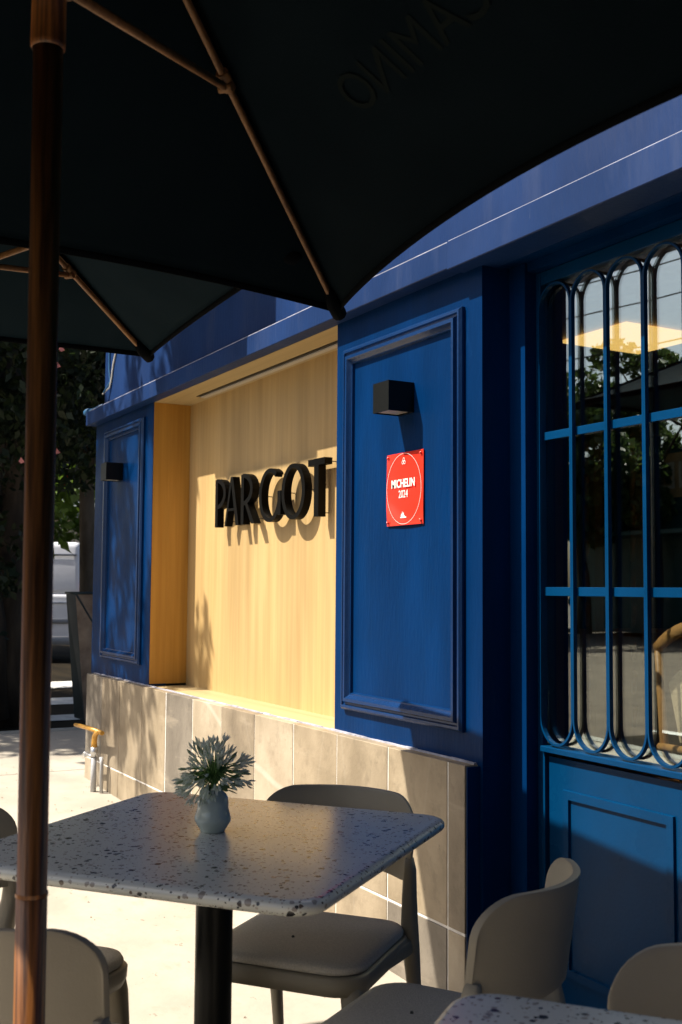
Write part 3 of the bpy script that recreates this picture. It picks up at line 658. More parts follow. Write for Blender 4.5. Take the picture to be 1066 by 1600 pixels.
# ------------------------------------------------------------------ umbrellas
def umbrella(C, zrim, zpk, Rr, az0, label, scallop, text=None, poleR=.024, lean=(0,0), fabric=0):
    U = thing('market_umbrella', label, 'umbrella', (C[0], C[1], 0), 'dark canvas umbrellas over the tables')
    pk = Vector((C[0], C[1], zpk))
    T = [Vector((C[0]+Rr*math.cos(R(az0+90*k)), C[1]+Rr*math.sin(R(az0+90*k)), zrim)) for k in range(4)]
    def PC(z): return (C[0]+lean[0]*(z-2.176), C[1]+lean[1]*(z-2.176), z)
    MB().tube([PC(.06),PC(.855),PC(.8551),PC(zpk-.01)], [poleR*1.0,poleR*1.0,poleR*.97,poleR*.97], 28).make('pole', m_pole, U)
    MB().lathe([(poleR*1.04,.846),(poleR*1.05,.849),(poleR*1.04,.852)], (PC(.85)[0],PC(.85)[1],.006), 28).make('pole_joint', m_pole, U)
    hz = zpk-.44 if zpk > 2.6 else zpk-.30
    ct = [C[0]+.0, C[1]]
    MB().lathe([(poleR*1.02,hz-.10),(poleR*1.14,hz-.098),(poleR*1.14,hz-.09),(poleR*1.12,hz-.015),(poleR*1.9,hz+.0),(poleR*2.25,hz+.008),(poleR*2.3,hz+.03),(poleR*1.9,hz+.045),(poleR*1.1,hz+.05)], (C[0],C[1],0), 28).make('runner_hub', m_pole if zpk > 2.6 else m_rib, U)
    MB().lathe([(poleR*2.1,hz+.001),(poleR*2.5,hz+.004),(poleR*2.5,hz+.026),(poleR*2.0,hz+.03)], (C[0],C[1],0), 28).make('hub_collar', m_rib, U)
    MB().lathe([(poleR*1.0,zpk-.06),(poleR*1.8,zpk-.055),(poleR*1.8,zpk-.02),(poleR*.9,zpk-.0)], (C[0],C[1],0), 24).make('top_hub', m_rib, U)
    dn = Vector((0,0,-.020))
    for k in range(4):
        a = pk+dn+Vector((0,0,-.02)); b = T[k]+dn*.8; dirv = (b-a)
        MB().tube([a+dirv*.03, a+dirv*.985], .0078, 8, up=(0,0,1), flat=(1.15,.8,.7)).make('rib', m_rib, U)
        j = a+dirv*.465
        MB().tube([Vector((C[0],C[1],hz+.015))+Vector((dirv.x,dirv.y,0)).normalized()*poleR*2.0, j+Vector((0,0,-.014))], .0075, 8, up=(0,0,1), flat=(1.1,.8,.7)).make('strut', m_rib, U)
        jj = MB().tube([j-dirv.normalized()*.022, j+dirv.normalized()*.022], .014, 8); jj.tube([j+Vector((0,0,-.016))+dirv.normalized().cross(Vector((0,0,1)))*.016, j+Vector((0,0,-.016))-dirv.normalized().cross(Vector((0,0,1)))*.016], .009, 8)
        jj.make('joint_bracket', m_rib, U)
    # canopy: four panels, scalloped rim, slight sag between the ribs
    def pt(k, s, t):
        A, B = T[k], T[(k+1) % 4]; e = A.lerp(B, t); inw = (Vector((C[0],C[1],zrim))-e); 
        bowf = (4*t*(1-t))
        e = e+inw*scallop*bowf**.75
        e.z = zrim+ (zpk-zrim)*scallop*bowf*.55
        p = pk.lerp(e, s); p.z -= .030*bowf*math.sin(math.pi*min(s,1))*1.0
        return p
    cv = MB()
    for k in range(4): cv.grid(lambda s, t, k=k: pt(k, s**.9, .5-.5*math.cos(math.pi*t)), 22, 30)
    c = cv.make('canopy', m_canvas2 if fabric else m_canvas, U, fix=False); sm = c.modifiers.new('thickness', 'SOLIDIFY'); sm.thickness = .0016; sm.offset = 0
    hem = MB()
    for k in range(4):
        path = [pt(k, .997, .5-.5*math.cos(math.pi*i/30))+Vector((0,0,-.004)) for i in range(31)]
        hem.tube(path, .006, 6, flat=(2.2,.5,1), up=(0,0,1))
    hem.make('rim_hem', m_hem, U)
    seam = MB()
    for k in range(4):
        a = pk; seam.tube([a.lerp(T[k], .04)+Vector((0,0,-.004)), a.lerp(T[k], .99)+Vector((0,0,-.006))], .005, 6, flat=(3.0,.4,1), up=(0,0,1))
    seam.make('seam_tape', m_hem, U)
    for k in range(4):
        q = MB(); dv = (T[k]-pk).normalized(); q.tube([T[k]-dv*.10+dn*.7, T[k]-dv*.05+dn*.9, T[k]-dv*.0+dn*.7, T[k]+dv*.018+dn*.45], [.011,.020,.020,.006], 10); q.make('corner_pocket', m_hem, U)
    for body, k, s_, t_, size in (text or ()):
        ctr = pt(k, s_, t_); du = (pt(k, s_, t_+.05)-pt(k, s_, t_-.05)).normalized(); dv = (pt(k, s_-.05, t_)-pt(k, s_+.05, t_)).normalized(); nn = du.cross(dv).normalized()
        dv = nn.cross(du)
        if nn.z > 0: nn = -nn
        text_mesh(body, size, *(ctr+nn*.0018), U, 'canopy_lettering', m_print, basis=(du, dv, nn), extr=.0001)
    MB().lathe([(.0,0),(.24,0),(.24,.045),(.235,.055),(.06,.065),(.045,.12),(.045,.26),(.03,.265)], (PC(.1)[0],PC(.1)[1],gz(C[0])), 32).make('base_weight', m_black, U)
    return U
C1 = (-1.617, .392); T1 = (-2.50, 1.380)
az1 = math.degrees(math.atan2(T1[1]-C1[1], T1[0]-C1[0])); R1 = math.hypot(T1[0]-C1[0], T1[1]-C1[1])
umbrella(C1, 2.030, 2.640, R1, az1, 'nearest dark umbrella on a brown wooden pole over the terrazzo table', .10, (('CAMINO', 3, .70, .46, .115), ('VALLE', 3, .70, .09, .115)), poleR=.0225, lean=(.026,-.013))
T2 = (-3.697, 1.279); R2 = .935; az2 = 131
C2 = (T2[0]-R2*math.cos(R(az2)), T2[1]-R2*math.sin(R(az2)))
umbrella(C2, 2.12, 2.47, R2, az2, 'second dark umbrella behind the wooden pole, partly hidden by the nearest one', .02, poleR=.02, fabric=1)
umbrella((-2.92, -.58), 2.30, 2.70, .98, 131, 'third dark umbrella, out of view, added to shade the terrazzo table', .06, poleR=.02, fabric=1)  # unseen umbrella added to close the sun gaps on the table
umbrella((.50, .05), 2.15, 2.62, 1.35, 131, 'fourth dark umbrella, out of view at the right, added to cut ambient light', .08, poleR=.022)  # out-of-view umbrella added to cut sky light and ground bounce
umbrella((1.0, -1.9), 2.15, 2.60, 1.15, 131, 'fifth dark umbrella, out of view at the kerb, added to cut ambient light', .06, poleR=.022)  # one more added out of view to darken the near right side

# ------------------------------------------------------------------ tables
def table(cx, cy, label, rot):
    T = thing('cafe_table', label, 'table', (0,0,0), 'square terrazzo cafe tables')
    q = MB(); rings = []
    for (sz, z) in ((.820,.711),(.836,.7115),(.848,.7145),(.857,.720),(.860,.726),(.858,.7315),(.850,.7365),(.836,.7395),(.820,.7405)):
        rings.append([(x, y, z) for x, y in rrect(sz, sz, .070-(.860-sz)/2, 8)])
    loft(q, rings, True, True); o = q.make('tabletop', m_terr, T)
    MB().lathe([(.042,.02),(.042,.70)], (0,0,0), 32).make('column', m_black, T)
    MB().box((-.16,-.16,.70),(.16,.16,.7105)).make('top_plate', m_black, T)
    q = MB(); loft(q, [[(x, y, z) for x, y in rrect(s_, s_, .05, 6)] for s_, z in ((.44,.0),(.45,.003),(.45,.010),(.43,.014))]); q.lathe([(.06,.014),(.05,.03),(.043,.035)]); q.make('base_plate', m_black, T)
    T.location = (cx, cy, gz(cx)); T.rotation_euler = (0,0,rot); return T
TH = R(38.9)
table(-2.375, 1.000, 'square speckled terrazzo table with a flower vase on it', TH)
def ab(a, b): return (a*math.cos(TH)-b*math.sin(TH), a*math.sin(TH)+b*math.cos(TH))
c2_ = ab(-.425+.41, 1.545-.41)
table(*c2_, 'square speckled terrazzo table with bare top in the near right corner', TH)

# ------------------------------------------------------------------ chairs
def make_chair(label):
    """local axes: seat centre at the origin, +y is the front"""
    K = thing('cafe_chair', label, 'chair', (0,0,0), 'taupe plastic cafe chairs with padded seats')
    q = MB(); rings = []
    def seatring(sx, sy, z, rf=.075, dome=0): return [(x*(1-.05*(-y/.2 if y < 0 else 0)*.6), y+.005, z-.014) for x, y in rrect(sx, sy, rf, 7)]
    rings = [seatring(.36,.36,.385), seatring(.405,.405,.392), seatring(.418,.418,.41), seatring(.420,.420,.432), seatring(.412,.412,.437), seatring(.385,.385,.437)]
    loft(q, rings); q.make('seat_shell', m_plastic, K)
    q = MB(); rings = [seatring(.385,.385,.436), seatring(.402,.402,.440), seatring(.406,.406,.448), seatring(.398,.398,.457), seatring(.36,.36,.4625), seatring(.26,.26,.465,.05), seatring(.10,.10,.4655,.03)]
    loft(q, rings); q.make('seat_cushion', m_cushion, K)
    MB().lathe([(.0,.004),(.003,.004),(.004,.0)], (.02,.06,.4515), 8).make('cushion_button', m_button, K)
    # backrest: curved wing-shaped shell
    Wd, H0, H1 = .218, .552, .763
    def bp(u, v, off):
        x = 2*u-1; ax = abs(x)
        e = max(0, (ax-.66)/.34); top_ = H1-.078*(1-math.sqrt(max(0, 1-e*e)))-.010*(1-ax*ax)*0; e2 = max(0, (ax-.80)/.20)
        low_ = H0+.020*(1-math.sqrt(max(0, 1-e2*e2)))+.012*math.cos(x*math.pi/2)
        z = low_+(top_-low_)*v; xx = Wd*x*(1-.03*(1-v))
        yy = -.245+.100*ax**2.1-.030*v*(1-.4*x*x)+off
        return (xx, yy+.0, z)
    q = MB(); nu, nv = 33, 17; th = .0075
    uu_ = [.5-.5*math.cos(math.pi*i/(nu-1))*(1) for i in range(nu)]
    F_ = [[bp(uu_[i], j/(nv-1), th) for j in range(nv)] for i in range(nu)]; B_ = [[bp(uu_[i], j/(nv-1), -th) for j in range(nv)] for i in range(nu)]
    vs = [p for r_ in F_ for p in r_]+[p for r_ in B_ for p in r_]; N = nu*nv; fs = []
    for i in range(nu-1):
        for j in range(nv-1):
            a = i*nv+j; fs += [(a, a+nv, a+nv+1, a+1), (N+a, N+a+1, N+a+nv+1, N+a+nv)]
    for i in range(nu-1):
        fs += [(i*nv, N+i*nv, N+(i+1)*nv, (i+1)*nv), (i*nv+nv-1, (i+1)*nv+nv-1, N+(i+1)*nv+nv-1, N+i*nv+nv-1)]
    for j in range(nv-1):
        fs += [(j, j+1, N+j+1, N+j), ((nu-1)*nv+j, N+(nu-1)*nv+j, N+(nu-1)*nv+j+1, (nu-1)*nv+j+1)]
    q.add(vs, fs, True); b = q.make('backrest', m_plastic, K)
    bv = b.modifiers.new('bevel', 'BEVEL'); bv.width = .005; bv.segments = 2; bv.limit_method = 'ANGLE'; bv.angle_limit = R(50)
    for sx in (-1, 1):
        # rear leg runs up past the seat and becomes the post of the backrest
        path = [(sx*.205,-.275,0),(sx*.200,-.235,.20),(sx*.198,-.196,.38),(sx*.200,-.176,.45),(sx*.205,-.160,.52),(sx*.207,-.156,.585),(sx*.205,-.158,.615)]
        MB().tube(path, [.0125,.0165,.0235,.0235,.0205,.018,.012], 12, up=(1,0,0), flat=(.85,1.1,.62)).make('leg', m_plastic, K)
        path = [(sx*.200,.200,0),(sx*.190,.185,.20),(sx*.180,.172,.35),(sx*.172,.160,.405)]
        MB().tube(path, [.0120,.0165,.0235,.026], 12, up=(1,0,0), flat=(1,1,.62)).make('leg', m_plastic, K)
        q = MB(); q.tube([(sx*.195,-.18,.390),(sx*.195,0,.396),(sx*.180,.17,.390)], [.024,.016,.024], 10, up=(0,0,1), flat=(1,.7,.6)); q.make('side_rail', m_plastic, K)
    return K
def place(K, a, b, face, dz=0):
    """face: world angle (deg) the sitter looks towards"""
    x, y = ab(a, b); K.location = (x, y, gz(x)+dz); K.rotation_euler = (0, 0, R(face-90))
th = 38.9
chA = make_chair('taupe chair at the far side of the vase table, backed against the tiled wall')
place(chA, -1.12, 2.585, th-90)
def another(label, a, b, face):
    K = copy_tree(chA); K['label'] = label; place(K, a, b, face); return K
another('taupe chair at the right side of the vase table, before the blue door', -.662, 2.150, th+180-6)
another('taupe chair seen from behind at near left, behind the wooden pole', -1.225, 1.715, th+90-4)
another('taupe chair at the left side of the vase table, cut by the picture edge', -1.655, 2.105, th)
another('taupe chair behind the bare near table, only its backrest top in view', -.045, 1.560, th-90)

# ------------------------------------------------------------------ vase and flowers
VC = Vector((-2.410, 1.008, .7405+gz(-2.41)))
vz = thing('flower_vase', 'small pale green ceramic vase in the middle of the terrazzo table', 'vase', tuple(VC))
prof = [(.0,0),(.026,0),(.029,.002),(.030,.006),(.034,.012),(.0415,.024),(.0425,.032),(.039,.045),(.0365,.056),(.0375,.066),(.037,.076),(.031,.086),(.0235,.092),(.022,.096),(.0235,.100),(.0205,.100),(.019,.094),(.021,.088),(.0,.07)]
MB().lathe(prof, tuple(VC), 40, wob=lambda t, z: 1+.045*math.sin(2*t+.6+18*z)*min(1, z/.03)+.02*math.sin(5*t)).make('vase_body', m_ceramic, vz)
fb = thing('flower_bouquet', 'round bunch of pale lily flowers and green stems standing in the vase', 'flowers', (VC.x, VC.y, VC.z+.09))
mouth = VC+Vector((-.002, .0, .095)); rnd = random.Random(11)
# a dark green glazed bead at the vase mouth
right = Vector((rr.x, rr.y, 0)).normalized(); toward = -Vector((d.x, d.y, 0)).normalized()
gc = VC+Vector((0,0,.094))+right*-.006+toward*.024
q = MB(); q.lathe([(.0001,-.013),(.008,-.011),(.0135,-.004),(.014,.002),(.009,.010),(.0001,.013)], tuple(gc), 16); tag(q.make('glazed_bead', m_glaze), 'dark green glazed bead at the mouth of the vase', 'bead')
def petal(mb_, base_, dirv, side_, L, W, curl, mi=0):
    n = dirv.cross(side_).normalized(); pts = []
    for i in range(5):
        s = i/4; w_ = W*math.sin(math.pi*(.12+.80*s))**.8*(1 if i < 4 else .25); c = base_+dirv*L*s+n*curl*L*s*s
        pts += [c-side_*w_/2, c+n*w_*.12, c+side_*w_/2]
    mb_.add(pts, [(3*i+j, 3*i+j+1, 3*i+j+4, 3*i+j+3) for i in range(4) for j in range(2)], True, mi)
def rvec(v, k): 
    a = v.orthogonal().normalized(); return (a*math.cos(k)+v.cross(a)*math.sin(k)).normalized()
nst = 112
for i in range(nst):
    # spread stalks over a dome, a few drooping to the left and front
    ph = rnd.uniform(0, 2*math.pi); el_ = R(rnd.choice((rnd.uniform(35,85), rnd.uniform(5,50), rnd.uniform(-22,15))))
    if i < 9: ph = math.atan2((-right+toward*.5).y, (-right+toward*.5).x)+rnd.uniform(-.6,.6); el_ = R(rnd.uniform(-38,12))
    dv = Vector((math.cos(ph)*math.cos(el_), math.sin(ph)*math.cos(el_), math.sin(el_)))
    L = rnd.uniform(.050,.076) if el_ > R(15) else rnd.uniform(.042,.068)
    top = mouth+Vector((0,0,.014))
    tip = top+dv*L+Vector((0,0,.012)); mid = top.lerp(tip, .5)+Vector((0,0,.016 if el_ < R(30) else .004))
    start = mouth+Vector((rnd.uniform(-.010,.010), rnd.uniform(-.010,.010), -.02))
    path = [start, top+Vector((rnd.uniform(-.005,.005), rnd.uniform(-.005,.005), 0)), mid, tip]
    MB().tube(path, [.0016,.0015,.0012,.0011], 5).make('flower_stem', m_stem, fb)
    dirv = (tip-mid).normalized()
    q = MB(); kind = rnd.random()
    if kind < .55 or i < 9:
        tl = .018; q.tube([tip, tip+dirv*tl*.6, tip+dirv*tl], [.0014,.0030,.0042], 8, cap=False)
        b0 = tip+dirv*tl*.85; k0 = rnd.uniform(0, 6)
        for p_ in range(6):
            sd = rvec(dirv, k0+p_*math.pi/3); out = (dirv*.82+sd*rnd.uniform(.45,1.0)).normalized(); petal(q, b0+sd*.003, out, out.cross(sd).normalized(), rnd.uniform(.014,.021), .0062, rnd.uniform(.1,.5))
        q.make('flower', m_petal, fb)
    else:
        q.tube([tip, tip+dirv*.006, tip+dirv*.015, tip+dirv*.023], [.0012,.0030,.0036,.0008], 7); q.make('flower_bud', m_bud if kind < .85 else m_petal, fb)
for i in range(34):
    ph = rnd.uniform(0, 2*math.pi) if i > 3 else math.atan2(right.y, right.x)+rnd.uniform(-.5,.5); el_ = R(rnd.uniform(-12,45) if i < 14 else rnd.uniform(20,85)); dv = Vector((math.cos(ph)*math.cos(el_), math.sin(ph)*math.cos(el_), math.sin(el_)))
    q = MB(); b0 = mouth+Vector((0,0,.006))+dv*.006; q.tube([mouth, b0+dv*.03], .0012, 5); petal(q, b0+dv*.028, dv, rvec(dv, rnd.uniform(0,6)), rnd.uniform(.026,.040), .0085, -.15); q.make('leaf', m_fleaf, fb)

# ------------------------------------------------------------------ wooden chair inside the glass
bc = thing('bar_chair', 'curved wooden chair with woven cane back just inside the glass door', 'chair', (-2.20, 2.60, .012))
def bpt(t, z, hw=.235): u_ = 2*t-1; return (-2.20+hw*u_, 2.385+.045*u_*u_, z+.075*(1-u_*u_))
MB().tube([bpt(i/16, 1.130) for i in range(17)], .019, 10, up=(0,0,1), flat=(1,.7,.8)).make('top_rail', m_chairwood, bc)
MB().grid(lambda u, v: (lambda p: (p[0], p[1]+.004, .865+(1.03-.865)*v+(p[2])*v))(bpt(u, 0, .155+.04*v)), 17, 5).make('cane_back', m_cane, bc, fix=False)
MB().tube([(-2.42,2.42,.845),(-2.20,2.40,.850),(-1.98,2.42,.845)], .012, 8).make('lower_rail', m_chairwood, bc)
for sx in (-1, 1): MB().tube([(-2.20+sx*.225,2.425,1.125),(-2.20+sx*.222,2.44,.86),(-2.20+sx*.20,2.47,.70)], [.013,.014,.017], 8).make('back_post', m_chairwood, bc)
MB().lathe([(.0,.70),(.21,.70),(.215,.715),(.20,.745),(.0,.75)], (-2.20,2.64,0), 28).make('seat', m_cane, bc)
for sx, sy in ((-1,-1),(1,-1),(-1,1),(1,1)): MB().tube([(-2.20+sx*.15,2.64+sy*.15,.71),(-2.20+sx*.20,2.64+sy*.20,.012)], [.018,.012], 8).make('leg', m_chairwood, bc)

# ------------------------------------------------------------------ planter, trees, van
pt_ = thing('tall_planter', 'tall tapered faceted planter with side coloured as shaded beyond the building corner', 'planter', (-9.2, 2.75, gz(-9.2)))
g1 = gz(-9.2)+.004
def lat(x, y, D): 
    v = (x-533)/1732.04*r2-(y-800)/1732.04*u2+d; return CAM+v*D
top = [tuple(lat(*a)[:2]) for a in ((118,927,9.2),(103,941,9.65),(150,930,9.95),(172,930,9.45))]
bot = [tuple(lat(*a)[:2]) for a in ((132,1128,9.30),(116,1128,9.55),(150,1128,9.80),(168,1128,9.45))]
tp_ = [(x, y, 1.245) for x, y in top]; bt_ = [(x, y, g1) for x, y in bot]
q = MB(); q.add([tp_[0], tp_[3], bt_[3], bt_[0]], [(0,1,2),(0,2,3)]); q.make('front_face', m_planter_lit, pt_, fix=False)
q = MB(); q.add([tp_[0], tp_[1], bt_[1], bt_[0]], [(3,2,1,0)]); q.add([tp_[1], tp_[2], bt_[2], bt_[1]], [(3,2,1,0)]); q.add([tp_[2], tp_[3], bt_[3], bt_[2]], [(3,2,1,0)]); q.make('shaded_side', m_planter_shade, pt_, fix=False)
q = MB()
for k in range(4): q.tube([tp_[k], tp_[(k+1) % 4]], .012, 6)
q.tube([tp_[0], Vector(tp_[3])*.55+Vector(bt_[3])*.45], .008, 6); q.make('rim', m_planter_shade, pt_)
q = MB(); q.add([Vector(p)-Vector((0,0,.05)) for p in tp_], [(0,1,2,3)]); q.make('soil', m_soil, pt_, fix=False)

def leaf_cloud(centers, radii, n, size, seed, elong=1.9, droop=.3):
    g = np.random.default_rng(seed); cs = np.array(centers, float); rd_ = np.array(radii, float)
    idx = g.choice(len(cs), n, p=(rd_.prod(1)**.75)/((rd_.prod(1)**.75).sum()))
    v = g.normal(size=(n,3)); v /= np.linalg.norm(v, axis=1)[:,None]; rad = g.uniform(.35,1,n)**.45
    p = cs[idx]+v*rad[:,None]*rd_[idx]
    a = g.normal(size=(n,3)); a[:,2] -= droop; a /= np.linalg.norm(a, axis=1)[:,None]
    b = np.cross(a, g.normal(size=(n,3))); b /= np.linalg.norm(b, axis=1)[:,None]; c = np.cross(a, b)
    s = size*g.uniform(.6,1.35,n)[:,None]
    v0 = p-a*s*elong/2; v1 = p+b*s*.5+c*s*.10-a*s*.1; v2 = p+a*s*elong/2; v3 = p-b*s*.5+c*s*.10-a*s*.1
    V = np.stack([v0,v1,v2,v3],1).reshape(-1,3)
    return V
def fast_mesh(name, V, m, parent):
    off = OFF[parent.name]; V = V-np.array([off.x,off.y,off.z]); n = len(V)//4
    me = bpy.data.meshes.new(name); me.vertices.add(len(V)); me.vertices.foreach_set('co', V.astype(np.float32).ravel())
    me.loops.add(4*n); me.loops.foreach_set('vertex_index', np.arange(4*n, dtype=np.int32)); me.polygons.add(n)
    me.polygons.foreach_set('loop_start', np.arange(0,4*n,4,dtype=np.int32)); me.update(calc_edges=True); me.materials.append(m)
    o = bpy.data.objects.new(name, me); scene.collection.objects.link(o); o.parent = parent; o['kind'] = 'stuff'; return o
def tree(loc, h, crown_r, label, lm, seed, nleaf, size, trunk_r=.16, bark=None, clumps=26, group='street trees', lowz=.42, name='street_tree'):
    T = thing(name, label, 'tree', loc, group); g = random.Random(seed); x, y, z = loc; bark = bark or m_bark
    tr = [(x,y,z-.05),(x+g.uniform(-.1,.1),y+g.uniform(-.1,.1),z+h*.2),(x+g.uniform(-.2,.2),y+g.uniform(-.2,.2),z+h*.45),(x+g.uniform(-.3,.3),y,z+h*.8)]
    q = MB().tube(tr, [trunk_r*1.35,trunk_r,trunk_r*.8,trunk_r*.3], 10)
    cs, rs = [], []
    for i in range(clumps):
        ph = g.uniform(0,6.28); rr_ = crown_r*math.sqrt(g.random()); zz = z+h*(lowz+(1-lowz)*g.random()*.95); fl = math.sin(math.pi*min(1,max(.12,(zz-z-h*lowz*.8)/(h*(1-lowz)*1.25))))
        c = (x+rr_*fl*math.cos(ph), y+rr_*fl*math.sin(ph), zz); cs.append(c); s_ = crown_r*g.uniform(.20,.36); rs.append((s_,s_,s_*.7))
        b0 = Vector(tr[2]).lerp(Vector(tr[3]), g.random()*.9); q.tube([b0, b0.lerp(Vector(c), .5)+Vector((0,0,.15)), Vector(c)], [trunk_r*.35,trunk_r*.2,trunk_r*.06], 5)
    q.make('trunk', bark, T); fast_mesh('crown', leaf_cloud(cs, rs, nleaf, size, seed), lm, T); return T
# big dark fig tree on the left, its crown over the pavement corner
fig = thing('fig_tree', 'massive dark fig tree with twisted trunk at the left edge', 'tree', (-10.55, 2.0, .18), 'street trees')
q = MB()
for (a, b_, r0, r1) in (((-10.6,1.85,.1),(-10.6,1.75,3.4),.34,.26),((-10.35,2.12,.1),(-10.55,1.95,3.2),.22,.12),((-10.45,2.28,.1),(-10.6,2.05,2.4),.15,.09),((-10.9,1.5,.1),(-10.7,1.7,3.0),.25,.16)):
    a, b_ = Vector(a), Vector(b_); pts = [a.lerp(b_, k/8)+Vector((.06*math.sin(k*1.3+a.x*7), .07*math.sin(k*1.1+a.y*9), 0)) for k in range(9)]
    q.tube(pts, [r0*1.25]+[r0+(r1-r0)*k/7 for k in range(8)], 12)
def lat(x, y, D): 
    v = (x-533)/1732.04*r2-(y-800)/1732.04*u2+d; return CAM+v*D
q.tube([lat(6,1125,10.1), lat(10,1060,10.0), lat(2,960,10.0), lat(10,860,10.0), lat(18,760,10.0), lat(14,660,10.0), lat(22,500,10.0)], [.30,.22,.19,.18,.17,.18,.2], 12)
q.tube([lat(-30,1120,9.8), lat(-22,980,9.8), lat(-34,860,9.8), lat(-20,700,9.8), lat(-26,520,9.8)], [.25,.18,.16,.16,.15], 12)
for i in range(9):
    ph = i*.7; q.tube([(-10.6,1.8,3.0+i*.1),(-10.6+1.2*math.cos(ph),1.8+1.2*math.sin(ph),4.0+i*.1),(-10.6+2.6*math.cos(ph),1.8+2.6*math.sin(ph),4.6+i*.12)], [.15,.09,.03], 7)
q.make('trunk', m_bark, fig)
g = random.Random(5); cs, rs = [], []
for i in range(130):
    ph = g.uniform(0, 6.28); rr_ = math.sqrt(g.random()); cs.append((-11.0+3.4*rr_*math.cos(ph), .9+3.4*rr_*math.sin(ph), g.uniform(3.3,6.6))); s_ = g.uniform(.55,.95); rs.append((s_,s_,s_*.7))
for i in range(80):       # hanging curtain low over the street
    cs.append((g.uniform(-13.0,-10.2), g.uniform(1.2,5.6), g.uniform(2.75,4.2))); s_ = g.uniform(.35,.6); rs.append((s_,s_,s_*.8))
keep = []
for c_, r_ in zip(cs, rs):
    t_ = 2.083-c_[1]; sx_, sz_ = c_[0]+.53*t_, c_[2]-1.517*t_; gx_ = c_[0]+.349*c_[2]
    if (sx_ > -7.9 and sz_ > -.8 and t_ > 0) or gx_ > -8.1: 
        if not (c_[0] < -10.0 and c_[2] < 4.3 and c_[1] > 1.0): continue
    keep.append((c_, r_))
cs, rs = [k_[0] for k_ in keep], [k_[1] for k_ in keep]
fast_mesh('crown', leaf_cloud(cs, rs, 70000, .085, 21), m_leaf_d, fig)
cs, rs = [], []
for i in range(60):
    c_ = lat(g.uniform(-60,150), g.uniform(520,745), g.uniform(8.9,9.8)); cs.append(tuple(c_)); s_ = g.uniform(.10,.24); rs.append((s_,s_,s_*1.2))
for i in range(26):
    c_ = lat(g.uniform(-50,32), g.uniform(740,1080), g.uniform(9.3,9.7)); cs.append(tuple(c_)); s_ = g.uniform(.05,.15); rs.append((s_,s_,s_*1.3))
fast_mesh('leaf_spray', leaf_cloud(cs, rs, 4200, .045, 61, elong=2.0, droop=.9), m_leaf_d, fig)
q = MB()
for i in range(9):
    c_ = lat(g.uniform(-30,120), g.uniform(540,760), 8.9)
    q.add([c_, c_+r2*.03+u2*.012, c_+u2*.05, c_-r2*.02+u2*.02], [(0,1,2,3)])
fo_ = q.make('pink_blossom', mat('pink_blossom', (.65,.22,.20), .6), fig, fix=False); fo_['kind'] = 'stuff'
# light sprays that throw dappled shade over the corner pier
cs, rs = [], []
g = random.Random(9)
for i in range(46):
    t = g.uniform(1.6,3.1); X = g.uniform(-7.05,-5.75); Z = g.uniform(.3,2.9); P_ = Vector((X, 2.083, Z))-Vector((.53,1,-1.517))*t
    cs.append(tuple(P_)); s_ = g.uniform(.10,.26); rs.append((s_*.7,s_*.7,s_*1.3))
fast_mesh('leaf_spray', leaf_cloud(cs, rs, 1900, .055, 33, elong=2.6, droop=1.2), m_leaf_d, fig)
q = MB()
for c in cs[::2]: q.tube([(-9.0,-.8,4.6), Vector(c).lerp(Vector((-9,-.8,4.6)),.5)+Vector((0,0,.35)), c], [.03,.012,.004], 5)
q.make('branch', m_bark, fig)
# second slim trunk by the planter
sl_ = thing('slim_tree', 'slim pale trunk standing behind the tall planter', 'tree', (-10.85,3.14,.18), 'street trees')
MB().tube([(-10.86,3.20,.1),(-10.85,3.17,1.0),(-10.80,3.13,1.9),(-10.78,3.10,2.5),(-10.9,3.3,3.6)], [.11,.085,.08,.07,.05], 10).make('trunk', m_bark_g, sl_)
fast_mesh('crown', leaf_cloud([(-11,3.6,4.2),(-10.6,3.9,4.8),(-11.4,3.2,4.9)], [(1,1,.8)]*3, 5000, .09, 5), m_leaf_d, sl_)
fast_mesh('leaf_spray', leaf_cloud([(-9.9,2.62,1.86),(-9.95,2.60,1.66)], [(.12,.12,.10)]*2, 26, .07, 8), m_leaf_l, sl_)

# van
vn = thing('parked_van', 'white panel van parked across the side street beyond the planter', 'van', (-18.4, 2.7, .05))
def vxy(s, t): return (-17.80-.4856*s-.874*t*1.0, 5.10-.874*s+.4856*t)          # s along the side away to the left, t to the back
def vbox(name, s0, s1, t0, t1, z0, z1, m, bev=0, taper=0):
    q = MB(); tz = taper
    a = [(*vxy(s0, t0), z0), (*vxy(s1, t0), z0), (*vxy(s1, t1), z0), (*vxy(s0, t1), z0)]
    b = [(*vxy(s0+tz*.6, t0+tz), z1), (*vxy(s1-tz*.6, t0+tz), z1), (*vxy(s1-tz*.6, t1-tz), z1), (*vxy(s0+tz*.6, t1-tz), z1)]
    bmx = bmesh.new(); vv = [bmx.verts.new(p) for p in a+b]
    for f_ in ((0,3,2,1),(4,5,6,7),(0,1,5,4),(1,2,6,5),(2,3,7,6),(3,0,4,7)): bmx.faces.new([vv[i] for i in f_])
    if bev: bmesh.ops.bevel(bmx, geom=bmx.edges[:], offset=bev, segments=3, affect='EDGES', profile=.6)
    bmx.verts.index_update(); q.add([v.co for v in bmx.verts], [[v.index for v in f_.verts] for f_ in bmx.faces], True); bmx.free()
    return q.make(name, m, vn)
vbox('body', 0, 4.9, 0, 1.9, .36, 1.18, m_van, .06); vbox('upper_body', .02, 4.3, .012, 1.88, 1.165, 2.03, m_van, .10, .10)
vbox('waist_line', .05, 4.8, -.012, 0, 1.02, 1.06, m_van); vbox('roof_gutter', .12, 4.2, .055, .075, 1.80, 1.83, mat('van_shadow_line', (.25,.26,.28), .5)); vbox('sill', .02, 4.88, -.01, 0, .36, .50, mat('grey_sill', (.35,.35,.36), .6))
